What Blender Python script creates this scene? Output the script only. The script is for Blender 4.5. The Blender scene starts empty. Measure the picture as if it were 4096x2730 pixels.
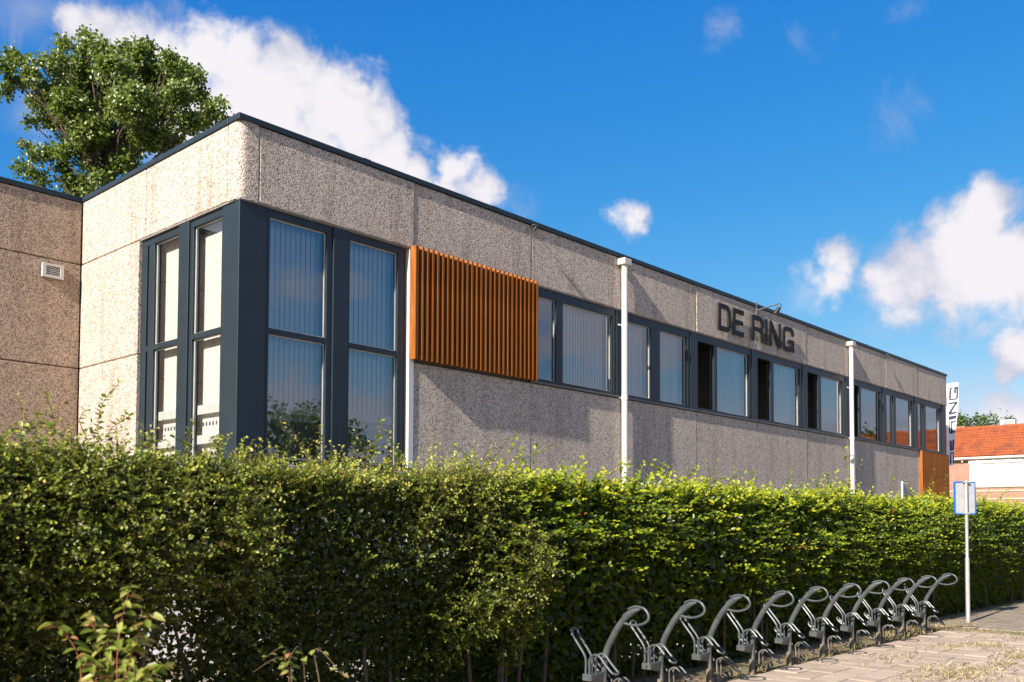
import bpy, bmesh, math, random
import numpy as np
from mathutils import Vector, Matrix

random.seed(7)
rng = np.random.default_rng(11)
R = math.radians
SC = bpy.context.scene
COL = SC.collection

# ------------------------------------------------------------------ camera
CAM = Vector((-5.8698, -9.7616, 1.70))
YAW, PIT, ROL = 0.7398, 0.0402, 0.0038
FPX, CYP = 3733.4, 1954.8                      # focal length and principal row of the 4096 x 2730 photograph
fw = Vector((math.cos(PIT) * math.cos(YAW), math.cos(PIT) * math.sin(YAW), math.sin(PIT)))
rt = Vector((math.sin(YAW), -math.cos(YAW), 0))
up = rt.cross(fw)
r2 = rt * math.cos(ROL) + up * math.sin(ROL)
u2 = up * math.cos(ROL) - rt * math.sin(ROL)
cd = bpy.data.cameras.new('camera')
cd.sensor_width = 36.0
cd.lens = 36.0 * FPX / 4096
cd.shift_y = (CYP - 1365) / 4096
cd.clip_start, cd.clip_end = 0.1, 3000
cd.dof.use_dof = True
cd.dof.focus_distance = 15.0
cd.dof.aperture_fstop = 3.2
cam = bpy.data.objects.new('camera', cd)
COL.objects.link(cam)
M3 = Matrix((r2, u2, -fw)).transposed()
cam.matrix_world = Matrix.Translation(CAM) @ M3.to_4x4()
SC.camera = cam


def ray(px, py):
    """direction in which the photograph's pixel looks (used for far clouds and for reading off positions)"""
    return fw + r2 * ((px - 2048) / FPX) - u2 * ((py - CYP) / FPX)


# ------------------------------------------------------------------ sky, sun, exposure
SUN_EL, SUN_AZ = R(31.0), R(4.6)               # light travels along +x, a little towards the long facade
SUN_DIR = Vector((math.cos(SUN_EL) * math.cos(SUN_AZ), math.cos(SUN_EL) * math.sin(SUN_AZ), -math.sin(SUN_EL)))
SKY_STRENGTH = 0.11
EXPOSURE = 1.0
wd = bpy.data.worlds.new('World')
SC.world = wd
wd.use_nodes = True
W = wd.node_tree
W.nodes.clear()


def N(tree, typ, **kw):
    n = tree.nodes.new(typ)
    for k, v in kw.items():
        setattr(n, k, v)
    return n


def wire(tree, dst, src):
    if isinstance(src, (int, float)):
        dst.default_value = src
    elif isinstance(src, (tuple, list)):
        dst.default_value = src
    else:
        tree.links.new(src, dst)


def mth(tree, op, a, b=0.0, c=None, clamp=False):
    n = N(tree, 'ShaderNodeMath', operation=op, use_clamp=clamp)
    wire(tree, n.inputs[0], a)
    wire(tree, n.inputs[1], b)
    if c is not None:
        wire(tree, n.inputs[2], c)
    return n.outputs[0]


def mixc(tree, f, a, b, mode='MIX'):
    n = N(tree, 'ShaderNodeMix', data_type='RGBA', blend_type=mode)
    wire(tree, n.inputs[0], f)
    wire(tree, n.inputs[6], a if not isinstance(a, tuple) else (*a, 1)[:4])
    wire(tree, n.inputs[7], b if not isinstance(b, tuple) else (*b, 1)[:4])
    return n.outputs[2]


def sstep(tree, x, a, b, lo=0.0, hi=1.0):
    n = N(tree, 'ShaderNodeMapRange', interpolation_type='SMOOTHSTEP')
    wire(tree, n.inputs[0], x)
    n.inputs[1].default_value, n.inputs[2].default_value = a, b
    n.inputs[3].default_value, n.inputs[4].default_value = lo, hi
    return n.outputs[0]


def noise(tree, vec, scale, detail=4, rough=.5, dist=0.0):
    n = N(tree, 'ShaderNodeTexNoise')
    wire(tree, n.inputs['Vector'], vec)
    n.inputs['Scale'].default_value = scale
    n.inputs['Detail'].default_value = detail
    n.inputs['Roughness'].default_value = rough
    n.inputs['Distortion'].default_value = dist
    return n.outputs[0], n.outputs[1]


def build_world():
    t = W
    sky = N(t, 'ShaderNodeTexSky', sky_type='NISHITA', sun_disc=False)
    sky.sun_elevation = SUN_EL
    to_sun = -SUN_DIR
    sky.sun_rotation = math.atan2(to_sun.x, to_sun.y)
    sky.altitude = 0
    sky.air_density, sky.dust_density, sky.ozone_density = 1.0, 0.5, 2.5
    hs = N(t, 'ShaderNodeHueSaturation')
    t.links.new(sky.outputs[0], hs.inputs['Color'])
    hs.inputs['Hue'].default_value = 0.5
    hs.inputs['Saturation'].default_value = 1.3
    hs.inputs['Value'].default_value = 1.0
    # deepen the whole dome evenly: the photograph's sky is a strong, rather flat blue
    sc_ = N(t, 'ShaderNodeSeparateColor')
    t.links.new(hs.outputs[0], sc_.inputs[0])
    S0 = SKY_STRENGTH
    gch = mth(t, 'MULTIPLY', mth(t, 'POWER', mth(t, 'MULTIPLY', sc_.outputs[1], S0 / .156), .82), .116 / S0)
    bch = mth(t, 'MULTIPLY', mth(t, 'POWER', mth(t, 'MULTIPLY', sc_.outputs[2], S0 / .371), .38), .345 / S0)
    rch = mth(t, 'MULTIPLY', mth(t, 'POWER', mth(t, 'MULTIPLY', sc_.outputs[0], S0 / .28), 1.45), .185 / S0)
    rch = mth(t, 'MINIMUM', rch, gch)
    cmb = N(t, 'ShaderNodeCombineColor')
    for i_, c_ in enumerate((rch, gch, bch)):
        t.links.new(c_, cmb.inputs[i_])
    base = cmb.outputs[0]
    tc = N(t, 'ShaderNodeTexCoord')
    d = tc.outputs['Generated']

    def shift(src, scale, amp, det):
        _, wcol = noise(t, src, scale, det, .6)
        v1 = N(t, 'ShaderNodeVectorMath', operation='SUBTRACT')
        t.links.new(wcol, v1.inputs[0])
        v1.inputs[1].default_value = (.5, .5, .5)
        v2 = N(t, 'ShaderNodeVectorMath', operation='MULTIPLY_ADD')
        t.links.new(v1.outputs[0], v2.inputs[0])
        v2.inputs[1].default_value = (amp, amp, amp * .8)
        t.links.new(d, v2.inputs[2])
        return v2.outputs[0]
    dw = shift(d, 13, .062, 6)

    def blobs(lst):
        cur = None
        for x, y, r, w in lst:
            c = ray(x * 1.7407, y * 1.7407).normalized()
            vm = N(t, 'ShaderNodeVectorMath', operation='DISTANCE')
            t.links.new(dw, vm.inputs[0])
            vm.inputs[1].default_value = c
            rr = r * 1.7407 / FPX * 1.06
            v = mth(t, 'MULTIPLY_ADD', vm.outputs['Value'], -w / rr, w)
            cur = v if cur is None else mth(t, 'SMOOTH_MAX', cur, v, .12)
        return cur
    heap = [(290, 120, 80, 1), (380, 150, 80, 1), (690, 150, 80, .9), (780, 260, 130, 1), (870, 270, 70, .9), (185, 75, 52, 1), (255, 105, 72, 1), (330, 150, 70, 1), (400, 175, 70, 1), (478, 125, 78, 1), (560, 150, 90, 1), (650, 185, 105, 1),
            (745, 205, 100, 1), (805, 190, 55, 1), (590, 290, 170, 1), (800, 300, 125, 1), (885, 345, 90, 1),
            (960, 385, 62, .9), (1045, 395, 52, .8), (1110, 440, 55, .7), (440, 250, 150, 1), (700, 380, 160, 1), (960, 420, 60, .8), (1030, 445, 60, .7),
            (1440, 500, 52, .62), (1415, 510, 34, .6), (1467, 488, 34, .62),
            (2255, 510, 88, 1), (2195, 555, 85, 1), (2300, 600, 125, 1), (2225, 640, 130, 1), (2345, 630, 130, 1), (2115, 640, 110, .8),
            (2050, 660, 95, .62), (2075, 705, 75, .6), (1915, 585, 52, .75), (1890, 640, 64, .6), (1995, 625, 62, .5),
            (2345, 805, 62, 1), (2310, 850, 42, .8), (2300, 930, 60, .5), (2240, 1010, 90, .4), (2330, 980, 90, .5)]
    thin = [(60, 20, 120, 1), (235, 15, 110, 1), (360, 20, 60, 1), (130, 60, 70, .8), (60, 260, 60, 1.0), (100, 300, 60, 1), (1672, 70, 48, 1), (1650, 110, 34, .8), (1840, 100, 46, .7),
            (2110, 18, 40, .5), (2060, 270, 80, .8), (2030, 250, 50, .7), (2110, 250, 44, .7), (2250, 890, 80, .9), (1850, 670, 70, .8), (2180, 860, 60, .5),
            (2020, 740, 80, .8), (1180, 470, 60, .7), (2160, 640, 120, .8), (1420, 540, 60, .6)]
    nz, _ = noise(t, d, 22, 10, .62, .3)
    nw, _ = noise(t, d, 16, 9, .68, 1.2)
    a = mth(t, 'MULTIPLY_ADD', mth(t, 'SUBTRACT', nz, .5), 1.35, blobs(heap))
    m_heap = sstep(t, a, -.04, .55)
    b = mth(t, 'MULTIPLY_ADD', mth(t, 'SUBTRACT', nw, .52), 2.2, blobs(thin))
    m_thin = sstep(t, b, .0, 1.6, 0, .48)
    # the same broken cumulus goes on over the rest of the sky
    sep = N(t, 'ShaderNodeSeparateXYZ')
    t.links.new(d, sep.inputs[0])
    vd = N(t, 'ShaderNodeVectorMath', operation='DOT_PRODUCT')
    t.links.new(d, vd.inputs[0])
    vd.inputs[1].default_value = ray(2048, 900).normalized()
    away = sstep(t, vd.outputs['Value'], .80, .62)
    zz = mth(t, 'MAXIMUM', mth(t, 'ADD', sep.outputs[2], .22), .05)
    pv = N(t, 'ShaderNodeCombineXYZ')
    t.links.new(mth(t, 'DIVIDE', sep.outputs[0], zz), pv.inputs[0])
    t.links.new(mth(t, 'DIVIDE', sep.outputs[1], zz), pv.inputs[1])
    va_ = N(t, 'ShaderNodeVectorMath', operation='ADD')
    t.links.new(pv.outputs[0], va_.inputs[0])
    va_.inputs[1].default_value = (3.7, 1.9, 0)
    big, _ = noise(t, va_.outputs[0], 1.25, 9, .56, .2)
    m_far = mth(t, 'MULTIPLY', sstep(t, big, .47, .60), away)
    m = mth(t, 'MAXIMUM', mth(t, 'MAXIMUM', m_heap, m_thin), m_far)
    above = sstep(t, sep.outputs[2], -.02, .02)
    m = mth(t, 'MULTIPLY', m, above)
    # cloud body: white billows, lavender-grey folds
    s1, _ = noise(t, d, 8.5, 7, .55, .3)
    body = sstep(t, mth(t, 'MULTIPLY_ADD', a, .28, s1), .44, .74)
    K = 1.0 / SKY_STRENGTH / 2 ** EXPOSURE
    cc = mixc(t, body, (.56 * K, .58 * K, .72 * K), (.93 * K, .90 * K, .94 * K))
    col = mixc(t, m, base, cc)
    bg = N(t, 'ShaderNodeBackground')
    t.links.new(col, bg.inputs[0])
    bg.inputs[1].default_value = SKY_STRENGTH
    out = N(t, 'ShaderNodeOutputWorld')
    t.links.new(bg.outputs[0], out.inputs[0])


build_world()

sd = bpy.data.lights.new('sun', 'SUN')
sd.energy = 5.0
sd.angle = R(0.55)
sd.color = (1.0, .92, .82)
sun = bpy.data.objects.new('sun', sd)
COL.objects.link(sun)
sun.rotation_mode = 'QUATERNION'
sun.rotation_quaternion = SUN_DIR.to_track_quat('-Z', 'Y')
sun.location = (-30, -6, 30)

SC.view_settings.view_transform = 'Standard'
SC.view_settings.look = 'None'
SC.view_settings.exposure = EXPOSURE
SC.view_settings.gamma = 1.0
SC.render.engine = 'CYCLES'
SC.cycles.use_denoising = True
SC.cycles.max_bounces = 8
SC.cycles.transparent_max_bounces = 16
SC.cycles.caustics_reflective = False
SC.cycles.caustics_refractive = False
SC.cycles.sample_clamp_indirect = 6.0

# ------------------------------------------------------------------ materials
MATS = {}


def new_mat(name):
    m = bpy.data.materials.new(name)
    m.use_nodes = True
    t = m.node_tree
    t.nodes.clear()
    o = N(t, 'ShaderNodeOutputMaterial')
    b = N(t, 'ShaderNodeBsdfPrincipled')
    t.links.new(b.outputs[0], o.inputs[0])
    MATS[name] = m
    return m, t, b, o


def objco(t):
    return N(t, 'ShaderNodeTexCoord').outputs['Object']


def bump(t, b, h, strength=.5, dist=.01):
    n = N(t, 'ShaderNodeBump')
    wire(t, n.inputs['Height'], h)
    n.inputs['Strength'].default_value = strength
    n.inputs['Distance'].default_value = dist
    t.links.new(n.outputs[0], b.inputs['Normal'])


def ramp(t, f, stops, interp='LINEAR'):
    n = N(t, 'ShaderNodeValToRGB')
    cr = n.color_ramp
    cr.interpolation = interp
    while len(cr.elements) < len(stops):
        cr.elements.new(.5)
    for e, (p, c) in zip(cr.elements, stops):
        e.position = p
        e.color = (*c, 1)
    wire(t, n.inputs[0], f)
    return n.outputs[0]


def plain(name, col, rough=.5, metal=0.0, var=.12, nscale=6.0, bmp=0.0, bscale=60, coat=0.0):
    m, t, b, o = new_mat(name)
    co = objco(t)
    f, _ = noise(t, co, nscale, 5, .6)
    lo = tuple(c * (1 - var) for c in col)
    hi = tuple(min(1, c * (1 + var)) for c in col)
    t.links.new(mixc(t, sstep(t, f, .3, .7), lo, hi), b.inputs['Base Color'])
    b.inputs['Roughness'].default_value = rough
    b.inputs['Metallic'].default_value = metal
    if coat:
        b.inputs['Coat Weight'].default_value = coat
    if bmp:
        g, _ = noise(t, co, bscale, 3, .6)
        bump(t, b, g, bmp, .004)
    return m


def concrete(name='exposed_aggregate', tone=(1, 1, 1)):
    m, t, b, o = new_mat(name)
    co = objco(t)
    v = N(t, 'ShaderNodeTexVoronoi', feature='F1')
    wire(t, v.inputs['Vector'], co)
    v.inputs['Scale'].default_value = 74
    sp = N(t, 'ShaderNodeSeparateColor')
    t.links.new(v.outputs['Color'], sp.inputs[0])
    c = ramp(t, sp.outputs[0], [(0, (.17, .15, .135)), (.14, (.39, .34, .295)), (.40, (.62, .535, .46)), (.72, (.76, .665, .575)), (.9, (.66, .46, .34)), (1, (.86, .79, .70))])
    # stones of mixed size break the even grain
    v2 = N(t, 'ShaderNodeTexVoronoi', feature='F1')
    wire(t, v2.inputs['Vector'], co)
    v2.inputs['Scale'].default_value = 38
    sp2 = N(t, 'ShaderNodeSeparateColor')
    t.links.new(v2.outputs['Color'], sp2.inputs[0])
    c = mixc(t, sstep(t, sp2.outputs[1], .84, .90, 0, .55), c, (.20, .18, .165))
    # darker cement between the stones
    c = mixc(t, sstep(t, v.outputs['Distance'], .45, .80, 0, .6), c, (.13, .115, .10))
    big, _ = noise(t, co, .9, 5, .6)
    c = mixc(t, .45, c, mixc(t, sstep(t, big, .3, .7), (.40, .37, .35), (.62, .58, .54)), 'SOFT_LIGHT')
    mp = N(t, 'ShaderNodeMapping')
    t.links.new(co, mp.inputs[0])
    mp.inputs['Scale'].default_value = (2.2, 2.2, .18)
    st, _ = noise(t, mp.outputs[0], 1.6, 5, .6)
    c = mixc(t, sstep(t, st, .48, .74, 0, .65), c, (.45, .41, .36), 'MULTIPLY')
    pt_, _ = noise(t, co, .42, 6, .62, .4)
    c = mixc(t, sstep(t, pt_, .46, .72, 0, .30), c, (.45, .43, .40), 'MULTIPLY')
    if tone != (1, 1, 1):
        c = mixc(t, 1.0, c, tone, 'MULTIPLY')
    t.links.new(c, b.inputs['Base Color'])
    b.inputs['Roughness'].default_value = .85
    h = mth(t, 'MULTIPLY', v.outputs['Distance'], -1.0)
    bump(t, b, h, .9, .010)
    return m


def wood():
    m, t, b, o = new_mat('orange_wood')
    co = objco(t)
    mp = N(t, 'ShaderNodeMapping')
    t.links.new(co, mp.inputs[0])
    mp.inputs['Scale'].default_value = (14, 14, .7)
    f, _ = noise(t, mp.outputs[0], 3, 6, .65, .4)
    isl = N(t, 'ShaderNodeObjectInfo')
    c = mixc(t, sstep(t, f, .3, .72), (.22, .068, .012), (.44, .150, .024))
    c = mixc(t, mth(t, 'MULTIPLY', isl.outputs['Random'], .35), c, (.14, .035, .004))
    t.links.new(c, b.inputs['Base Color'])
    b.inputs['Roughness'].default_value = .65
    b.inputs['Specular IOR Level'].default_value = .2
    bump(t, b, f, .25, .003)
    return m


def leaf(name, stops, trans=.35, rough=.42, tcol=(.30, .42, .04)):
    m, t, b, o = new_mat(name)
    at = N(t, 'ShaderNodeAttribute', attribute_name='tint')
    c = ramp(t, at.outputs['Fac'], stops)
    t.links.new(c, b.inputs['Base Color'])
    b.inputs['Roughness'].default_value = rough
    b.inputs['Specular IOR Level'].default_value = .4
    tr = N(t, 'ShaderNodeBsdfTranslucent')
    t.links.new(mixc(t, .55, c, tcol), tr.inputs[0])
    mx = N(t, 'ShaderNodeMixShader')
    mx.inputs[0].default_value = trans
    t.links.new(b.outputs[0], mx.inputs[1])
    t.links.new(tr.outputs[0], mx.inputs[2])
    t.links.new(mx.outputs[0], o.inputs[0])
    return m


def glass(name='window_glass', f0=.13, ior=1.75, tint=(.90, .92, .91)):
    m, t, b, o = new_mat(name)
    t.nodes.remove(b)
    tr = N(t, 'ShaderNodeBsdfTransparent')
    tr.inputs[0].default_value = (*tint, 1)
    gl = N(t, 'ShaderNodeBsdfGlossy')
    gl.inputs['Roughness'].default_value = .006
    gl.inputs['Color'].default_value = (.95, .97, 1, 1)
    co = objco(t)
    w_, _ = noise(t, co, 1.3, 2, .5)
    bp = N(t, 'ShaderNodeBump')
    t.links.new(w_, bp.inputs['Height'])
    bp.inputs['Strength'].default_value = .10
    bp.inputs['Distance'].default_value = .02
    t.links.new(bp.outputs[0], gl.inputs['Normal'])
    fr = N(t, 'ShaderNodeFresnel')
    fr.inputs[0].default_value = ior
    mx = N(t, 'ShaderNodeMixShader')
    t.links.new(mth(t, 'ADD', fr.outputs[0], f0, clamp=True), mx.inputs[0])
    t.links.new(tr.outputs[0], mx.inputs[1])
    t.links.new(gl.outputs[0], mx.inputs[2])
    t.links.new(mx.outputs[0], o.inputs[0])
    return m


def ground_mat():
    m, t, b, o = new_mat('ground_soil')
    co = objco(t)
    f, _ = noise(t, co, 1.4, 8, .65)
    g, _ = noise(t, co, 22, 6, .7)
    c = ramp(t, f, [(.30, (.10, .075, .045)), (.46, (.20, .15, .085)), (.56, (.11, .12, .035)), (.70, (.25, .20, .11))])
    c = mixc(t, sstep(t, g, .35, .7, 0, .6), c, (.30, .23, .13))
    t.links.new(c, b.inputs['Base Color'])
    b.inputs['Roughness'].default_value = .95
    bump(t, b, g, .6, .03)


def slab_mat():
    m, t, b, o = new_mat('paving_concrete')
    co = objco(t)
    oi = N(t, 'ShaderNodeObjectInfo')
    va = N(t, 'ShaderNodeVectorMath', operation='ADD')
    geo = N(t, 'ShaderNodeNewGeometry')
    t.links.new(geo.outputs['Position'], va.inputs[0])
    f, _ = noise(t, va.outputs[0], 5, 7, .65)
    g, _ = noise(t, va.outputs[0], 90, 4, .7)
    c = mixc(t, oi.outputs['Random'], (.38, .29, .21), (.49, .38, .28))
    c = mixc(t, sstep(t, f, .5, .75, 0, .45), c, (.25, .20, .14))
    c = mixc(t, sstep(t, g, .35, .65, 0, .35), c, (.19, .16, .13))
    t.links.new(c, b.inputs['Base Color'])
    b.inputs['Roughness'].default_value = .9
    bump(t, b, g, .4, .006)


def path_mat():
    m, t, b, o = new_mat('mossy_brick_path')
    co = objco(t)
    br = N(t, 'ShaderNodeTexBrick')
    t.links.new(co, br.inputs['Vector'])
    br.inputs['Scale'].default_value = 1.0
    br.inputs['Brick Width'].default_value = .21
    br.inputs['Row Height'].default_value = .105
    br.inputs['Mortar Size'].default_value = .008
    br.inputs['Color1'].default_value = (.26, .205, .155, 1)
    br.inputs['Color2'].default_value = (.33, .26, .20, 1)
    br.inputs['Mortar'].default_value = (.10, .10, .045, 1)
    f, _ = noise(t, co, 2.0, 7, .65)
    c = mixc(t, sstep(t, f, .48, .7, 0, .8), br.outputs[0], (.13, .13, .05))
    t.links.new(c, b.inputs['Base Color'])
    b.inputs['Roughness'].default_value = .92
    bump(t, b, br.outputs['Fac'], -.4, .01)


def brick_mat():
    m, t, b, o = new_mat('salmon_brick')
    co = objco(t)
    mp = N(t, 'ShaderNodeMapping')
    t.links.new(co, mp.inputs[0])
    mp.inputs['Rotation'].default_value = (R(90), 0, R(90))
    br = N(t, 'ShaderNodeTexBrick')
    sw = N(t, 'ShaderNodeSeparateXYZ')
    t.links.new(co, sw.inputs[0])
    cb = N(t, 'ShaderNodeCombineXYZ')
    t.links.new(mth(t, 'ADD', sw.outputs[0], sw.outputs[1]), cb.inputs[0])
    t.links.new(sw.outputs[2], cb.inputs[1])
    t.links.new(cb.outputs[0], br.inputs['Vector'])
    br.inputs['Scale'].default_value = 1.0
    br.inputs['Brick Width'].default_value = .23
    br.inputs['Row Height'].default_value = .075
    br.inputs['Mortar Size'].default_value = .009
    br.inputs['Color1'].default_value = (.25, .105, .065, 1)
    br.inputs['Color2'].default_value = (.33, .16, .105, 1)
    br.inputs['Mortar'].default_value = (.34, .28, .22, 1)
    f, _ = noise(t, co, 1.5, 5, .6)
    c = mixc(t, sstep(t, f, .4, .7, 0, .35), br.outputs[0], (.30, .19, .14))
    t.links.new(c, b.inputs['Base Color'])
    b.inputs['Roughness'].default_value = .9


def tile_mat():
    m, t, b, o = new_mat('clay_tile')
    geo = N(t, 'ShaderNodeNewGeometry')
    f, _ = noise(t, geo.outputs['Position'], 1.3, 7, .65)
    g, _ = noise(t, geo.outputs['Position'], 5.5, 4, .6)
    c = mixc(t, g, (.26, .055, .016), (.40, .105, .026))
    c = mixc(t, sstep(t, f, .45, .72, 0, .75), c, (.13, .042, .022))
    t.links.new(c, b.inputs['Base Color'])
    b.inputs['Roughness'].default_value = .8


def galv_mat():
    m, t, b, o = new_mat('galvanised_steel')
    co = objco(t)
    f, _ = noise(t, co, 18, 6, .7)
    t.links.new(ramp(t, f, [(.3, (.40, .40, .40)), (.7, (.62, .61, .60))]), b.inputs['Base Color'])
    b.inputs['Metallic'].default_value = .55
    b.inputs['Roughness'].default_value = .5


def rack_mat():
    m, t, b, o = new_mat('grey_green_enamel')
    geo = N(t, 'ShaderNodeNewGeometry')
    f, _ = noise(t, geo.outputs['Position'], 9, 6, .7)
    sp = N(t, 'ShaderNodeSeparateXYZ')
    t.links.new(objco(t), sp.inputs[0])
    c = mixc(t, sstep(t, f, .3, .7), (.048, .058, .062), (.082, .092, .095))
    # dried mud splashed up from the ground
    dirt = mth(t, 'MULTIPLY', sstep(t, sp.outputs[2], .34, .02), sstep(t, f, .25, .55))
    c = mixc(t, mth(t, 'MULTIPLY', dirt, .8), c, (.23, .18, .125))
    t.links.new(c, b.inputs['Base Color'])
    t.links.new(mth(t, 'MULTIPLY_ADD', dirt, .4, .36), b.inputs['Roughness'])


concrete(); concrete('brown_aggregate', (.80, .70, .61)); wood(); glass(); glass('lamp_glass', .05, 1.5, (.9, .9, .9)); ground_mat(); slab_mat(); path_mat(); brick_mat(); tile_mat(); galv_mat(); rack_mat()
plain('navy_frame', (.014, .025, .034), .45, 0, .10, 3)
MATS['navy_frame'].node_tree.nodes['Principled BSDF'].inputs['Specular IOR Level'].default_value = .4
plain('dark_letter', (.004, .006, .011), .8, 0, .1)
plain('pale_bead', (.60, .60, .58), .4, .3, .08)
plain('sealant', (.40, .36, .33), .8, 0, .1)
plain('joint_dark', (.20, .19, .18), .9, 0, .1)
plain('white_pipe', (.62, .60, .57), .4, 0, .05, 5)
plain('cream_metal', (.62, .57, .48), .5, 0, .06)
plain('blind_fabric', (.86, .85, .80), .8, 0, .03, 8)
plain('rail_white', (.74, .76, .73), .6, 0, .04)
plain('inner_wall', (.50, .48, .44), .9, 0, .05)
plain('carpet', (.10, .10, .11), .95, 0, .1)
plain('roof_felt', (.07, .07, .075), .9, 0, .15)
plain('white_enamel', (.82, .80, .78), .45, 0, .03)
plain('sign_blue', (.01, .13, .52), .35, 0, .05)
plain('sign_back', (.36, .365, .36), .6, .1, .08, 9)
plain('flag_cloth', (.80, .80, .84), .85, 0, .03)
plain('flag_ink', (.035, .035, .075), .8, 0, .05)
plain('black_plastic', (.015, .015, .016), .45, 0, .1)
plain('grey_metal', (.13, .13, .135), .45, .3, .1)
plain('bark', (.085, .062, .042), .9, 0, .35, 14, .6, 30)
plain('twig_bark', (.16, .10, .055), .8, 0, .3, 30)
plain('red_twig', (.34, .10, .06), .6, 0, .25, 30)
plain('stone_band', (.42, .36, .28), .8, 0, .08)
plain('dark_wood_back', (.055, .022, .010), .85, 0, .2)
plain('sand_bed', (.22, .175, .12), .95, 0, .3, 20)
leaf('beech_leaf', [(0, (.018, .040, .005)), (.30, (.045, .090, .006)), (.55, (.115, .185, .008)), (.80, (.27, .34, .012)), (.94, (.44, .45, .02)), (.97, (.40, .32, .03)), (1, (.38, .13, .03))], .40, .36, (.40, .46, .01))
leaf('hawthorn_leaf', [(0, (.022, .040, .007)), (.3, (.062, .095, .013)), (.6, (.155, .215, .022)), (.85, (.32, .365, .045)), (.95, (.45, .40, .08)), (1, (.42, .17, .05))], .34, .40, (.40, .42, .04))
leaf('poplar_leaf', [(0, (.055, .090, .014)), (.45, (.13, .19, .030)), (.8, (.24, .29, .08)), (1, (.50, .53, .33))], .34, .34, (.32, .42, .05))
leaf('tree_leaf', [(0, (.030, .060, .012)), (.5, (.06, .11, .02)), (1, (.13, .18, .035))], .30, .45)
leaf('dogwood_leaf', [(0, (.13, .17, .02)), (.45, (.26, .30, .05)), (.7, (.40, .38, .11)), (.85, (.40, .22, .09)), (1, (.45, .14, .10))], .35, .40)
leaf('dry_grass', [(0, (.16, .18, .04)), (.35, (.40, .32, .16)), (1, (.62, .52, .32))], .25, .6, (.5, .4, .15))
leaf('dead_leaf', [(0, (.10, .055, .025)), (1, (.26, .15, .06))], .15, .7, (.3, .15, .05))

# ------------------------------------------------------------------ mesh helpers


class MB:
    def __init__(s):
        s.v, s.f = [], []

    def quadbox(s, pts):
        n = len(s.v)
        s.v += [tuple(p) for p in pts]
        s.f += [tuple(n + i for i in q) for q in ((0, 3, 2, 1), (4, 5, 6, 7), (0, 1, 5, 4), (1, 2, 6, 5), (2, 3, 7, 6), (3, 0, 4, 7))]
        return s

    def box(s, x0, x1, y0, y1, z0, z1):
        return s.quadbox([(x0, y0, z0), (x1, y0, z0), (x1, y1, z0), (x0, y1, z0), (x0, y0, z1), (x1, y0, z1), (x1, y1, z1), (x0, y1, z1)])

    def prism(s, poly, z0, z1):
        """footprint (counter-clockwise seen from above) between two heights"""
        n, k = len(s.v), len(poly)
        s.v += [(x, y, z0) for x, y in poly] + [(x, y, z1) for x, y in poly]
        s.f.append(tuple(n + k + i for i in range(k)))
        s.f.append(tuple(n + k - 1 - i for i in range(k)))
        s.f += [(n + i, n + (i + 1) % k, n + k + (i + 1) % k, n + k + i) for i in range(k)]
        return s

    def tube(s, path, rad, n=8, closed=False, flat=1.0):
        P = [Vector(p) for p in path]
        m = len(P)
        rads = rad if isinstance(rad, (list, tuple)) else [rad] * m
        T = []
        for i in range(m):
            a = P[(i - 1) % m] if closed or i else P[i]
            b = P[(i + 1) % m] if closed or i < m - 1 else P[i]
            T.append((b - a).normalized())
        ref = Vector((0, 0, 1)) if abs(T[0].z) < .9 else Vector((1, 0, 0))
        U = T[0].cross(ref).normalized()
        base = len(s.v)
        for i in range(m):
            U = (U - T[i] * U.dot(T[i]))
            U = U.normalized() if U.length > 1e-6 else T[i].orthogonal().normalized()
            V = T[i].cross(U)
            for k in range(n):
                a = 2 * math.pi * k / n
                s.v.append(tuple(P[i] + U * (math.cos(a) * rads[i]) + V * (math.sin(a) * rads[i] * flat)))
        for i in range(m if closed else m - 1):
            for k in range(n):
                a, b = base + i * n + k, base + i * n + (k + 1) % n
                c, d_ = base + ((i + 1) % m) * n + (k + 1) % n, base + ((i + 1) % m) * n + k
                s.f.append((a, b, c, d_))
        if not closed:
            s.f.append(tuple(base + k for k in range(n))[::-1])
            s.f.append(tuple(base + (m - 1) * n + k for k in range(n)))
        return s

    def mesh(s, name, mat, smooth=False, bevel=0.0):
        me = bpy.data.meshes.new(name)
        me.from_pydata(s.v, [], s.f)
        bm = bmesh.new()
        bm.from_mesh(me)
        bmesh.ops.recalc_face_normals(bm, faces=bm.faces)
        if bevel:
            bmesh.ops.bevel(bm, geom=list(bm.edges), offset=bevel, segments=1, affect='EDGES', clamp_overlap=True)
        bm.to_mesh(me)
        bm.free()
        me.materials.append(MATS[mat])
        if smooth:
            me.polygons.foreach_set('use_smooth', [True] * len(me.polygons))
            me.set_sharp_from_angle(angle=R(40))
        return me

    def build(s, name, mat, parent=None, smooth=False, bevel=0.0, loc=None):
        return put(name, s.mesh(name, mat, smooth, bevel), parent, loc)


def put(name, me, parent=None, loc=None, rot=None):
    o = bpy.data.objects.new(name, me)
    COL.objects.link(o)
    if parent:
        o.parent = parent
    if loc is not None:
        o.location = loc
    if rot is not None:
        o.rotation_euler = rot
    return o


def tag(o, label=None, cat=None, group=None, kind=None):
    for k, v in (('label', label), ('category', cat), ('group', group), ('kind', kind)):
        if v:
            o[k] = v
    return o


def thing(name, loc, label, cat, group=None, rz=0.0):
    o = bpy.data.objects.new(name, None)
    o.empty_display_size = .2
    COL.objects.link(o)
    o.location = loc
    o.rotation_euler = (0, 0, rz)
    return tag(o, label, cat, group)


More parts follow.
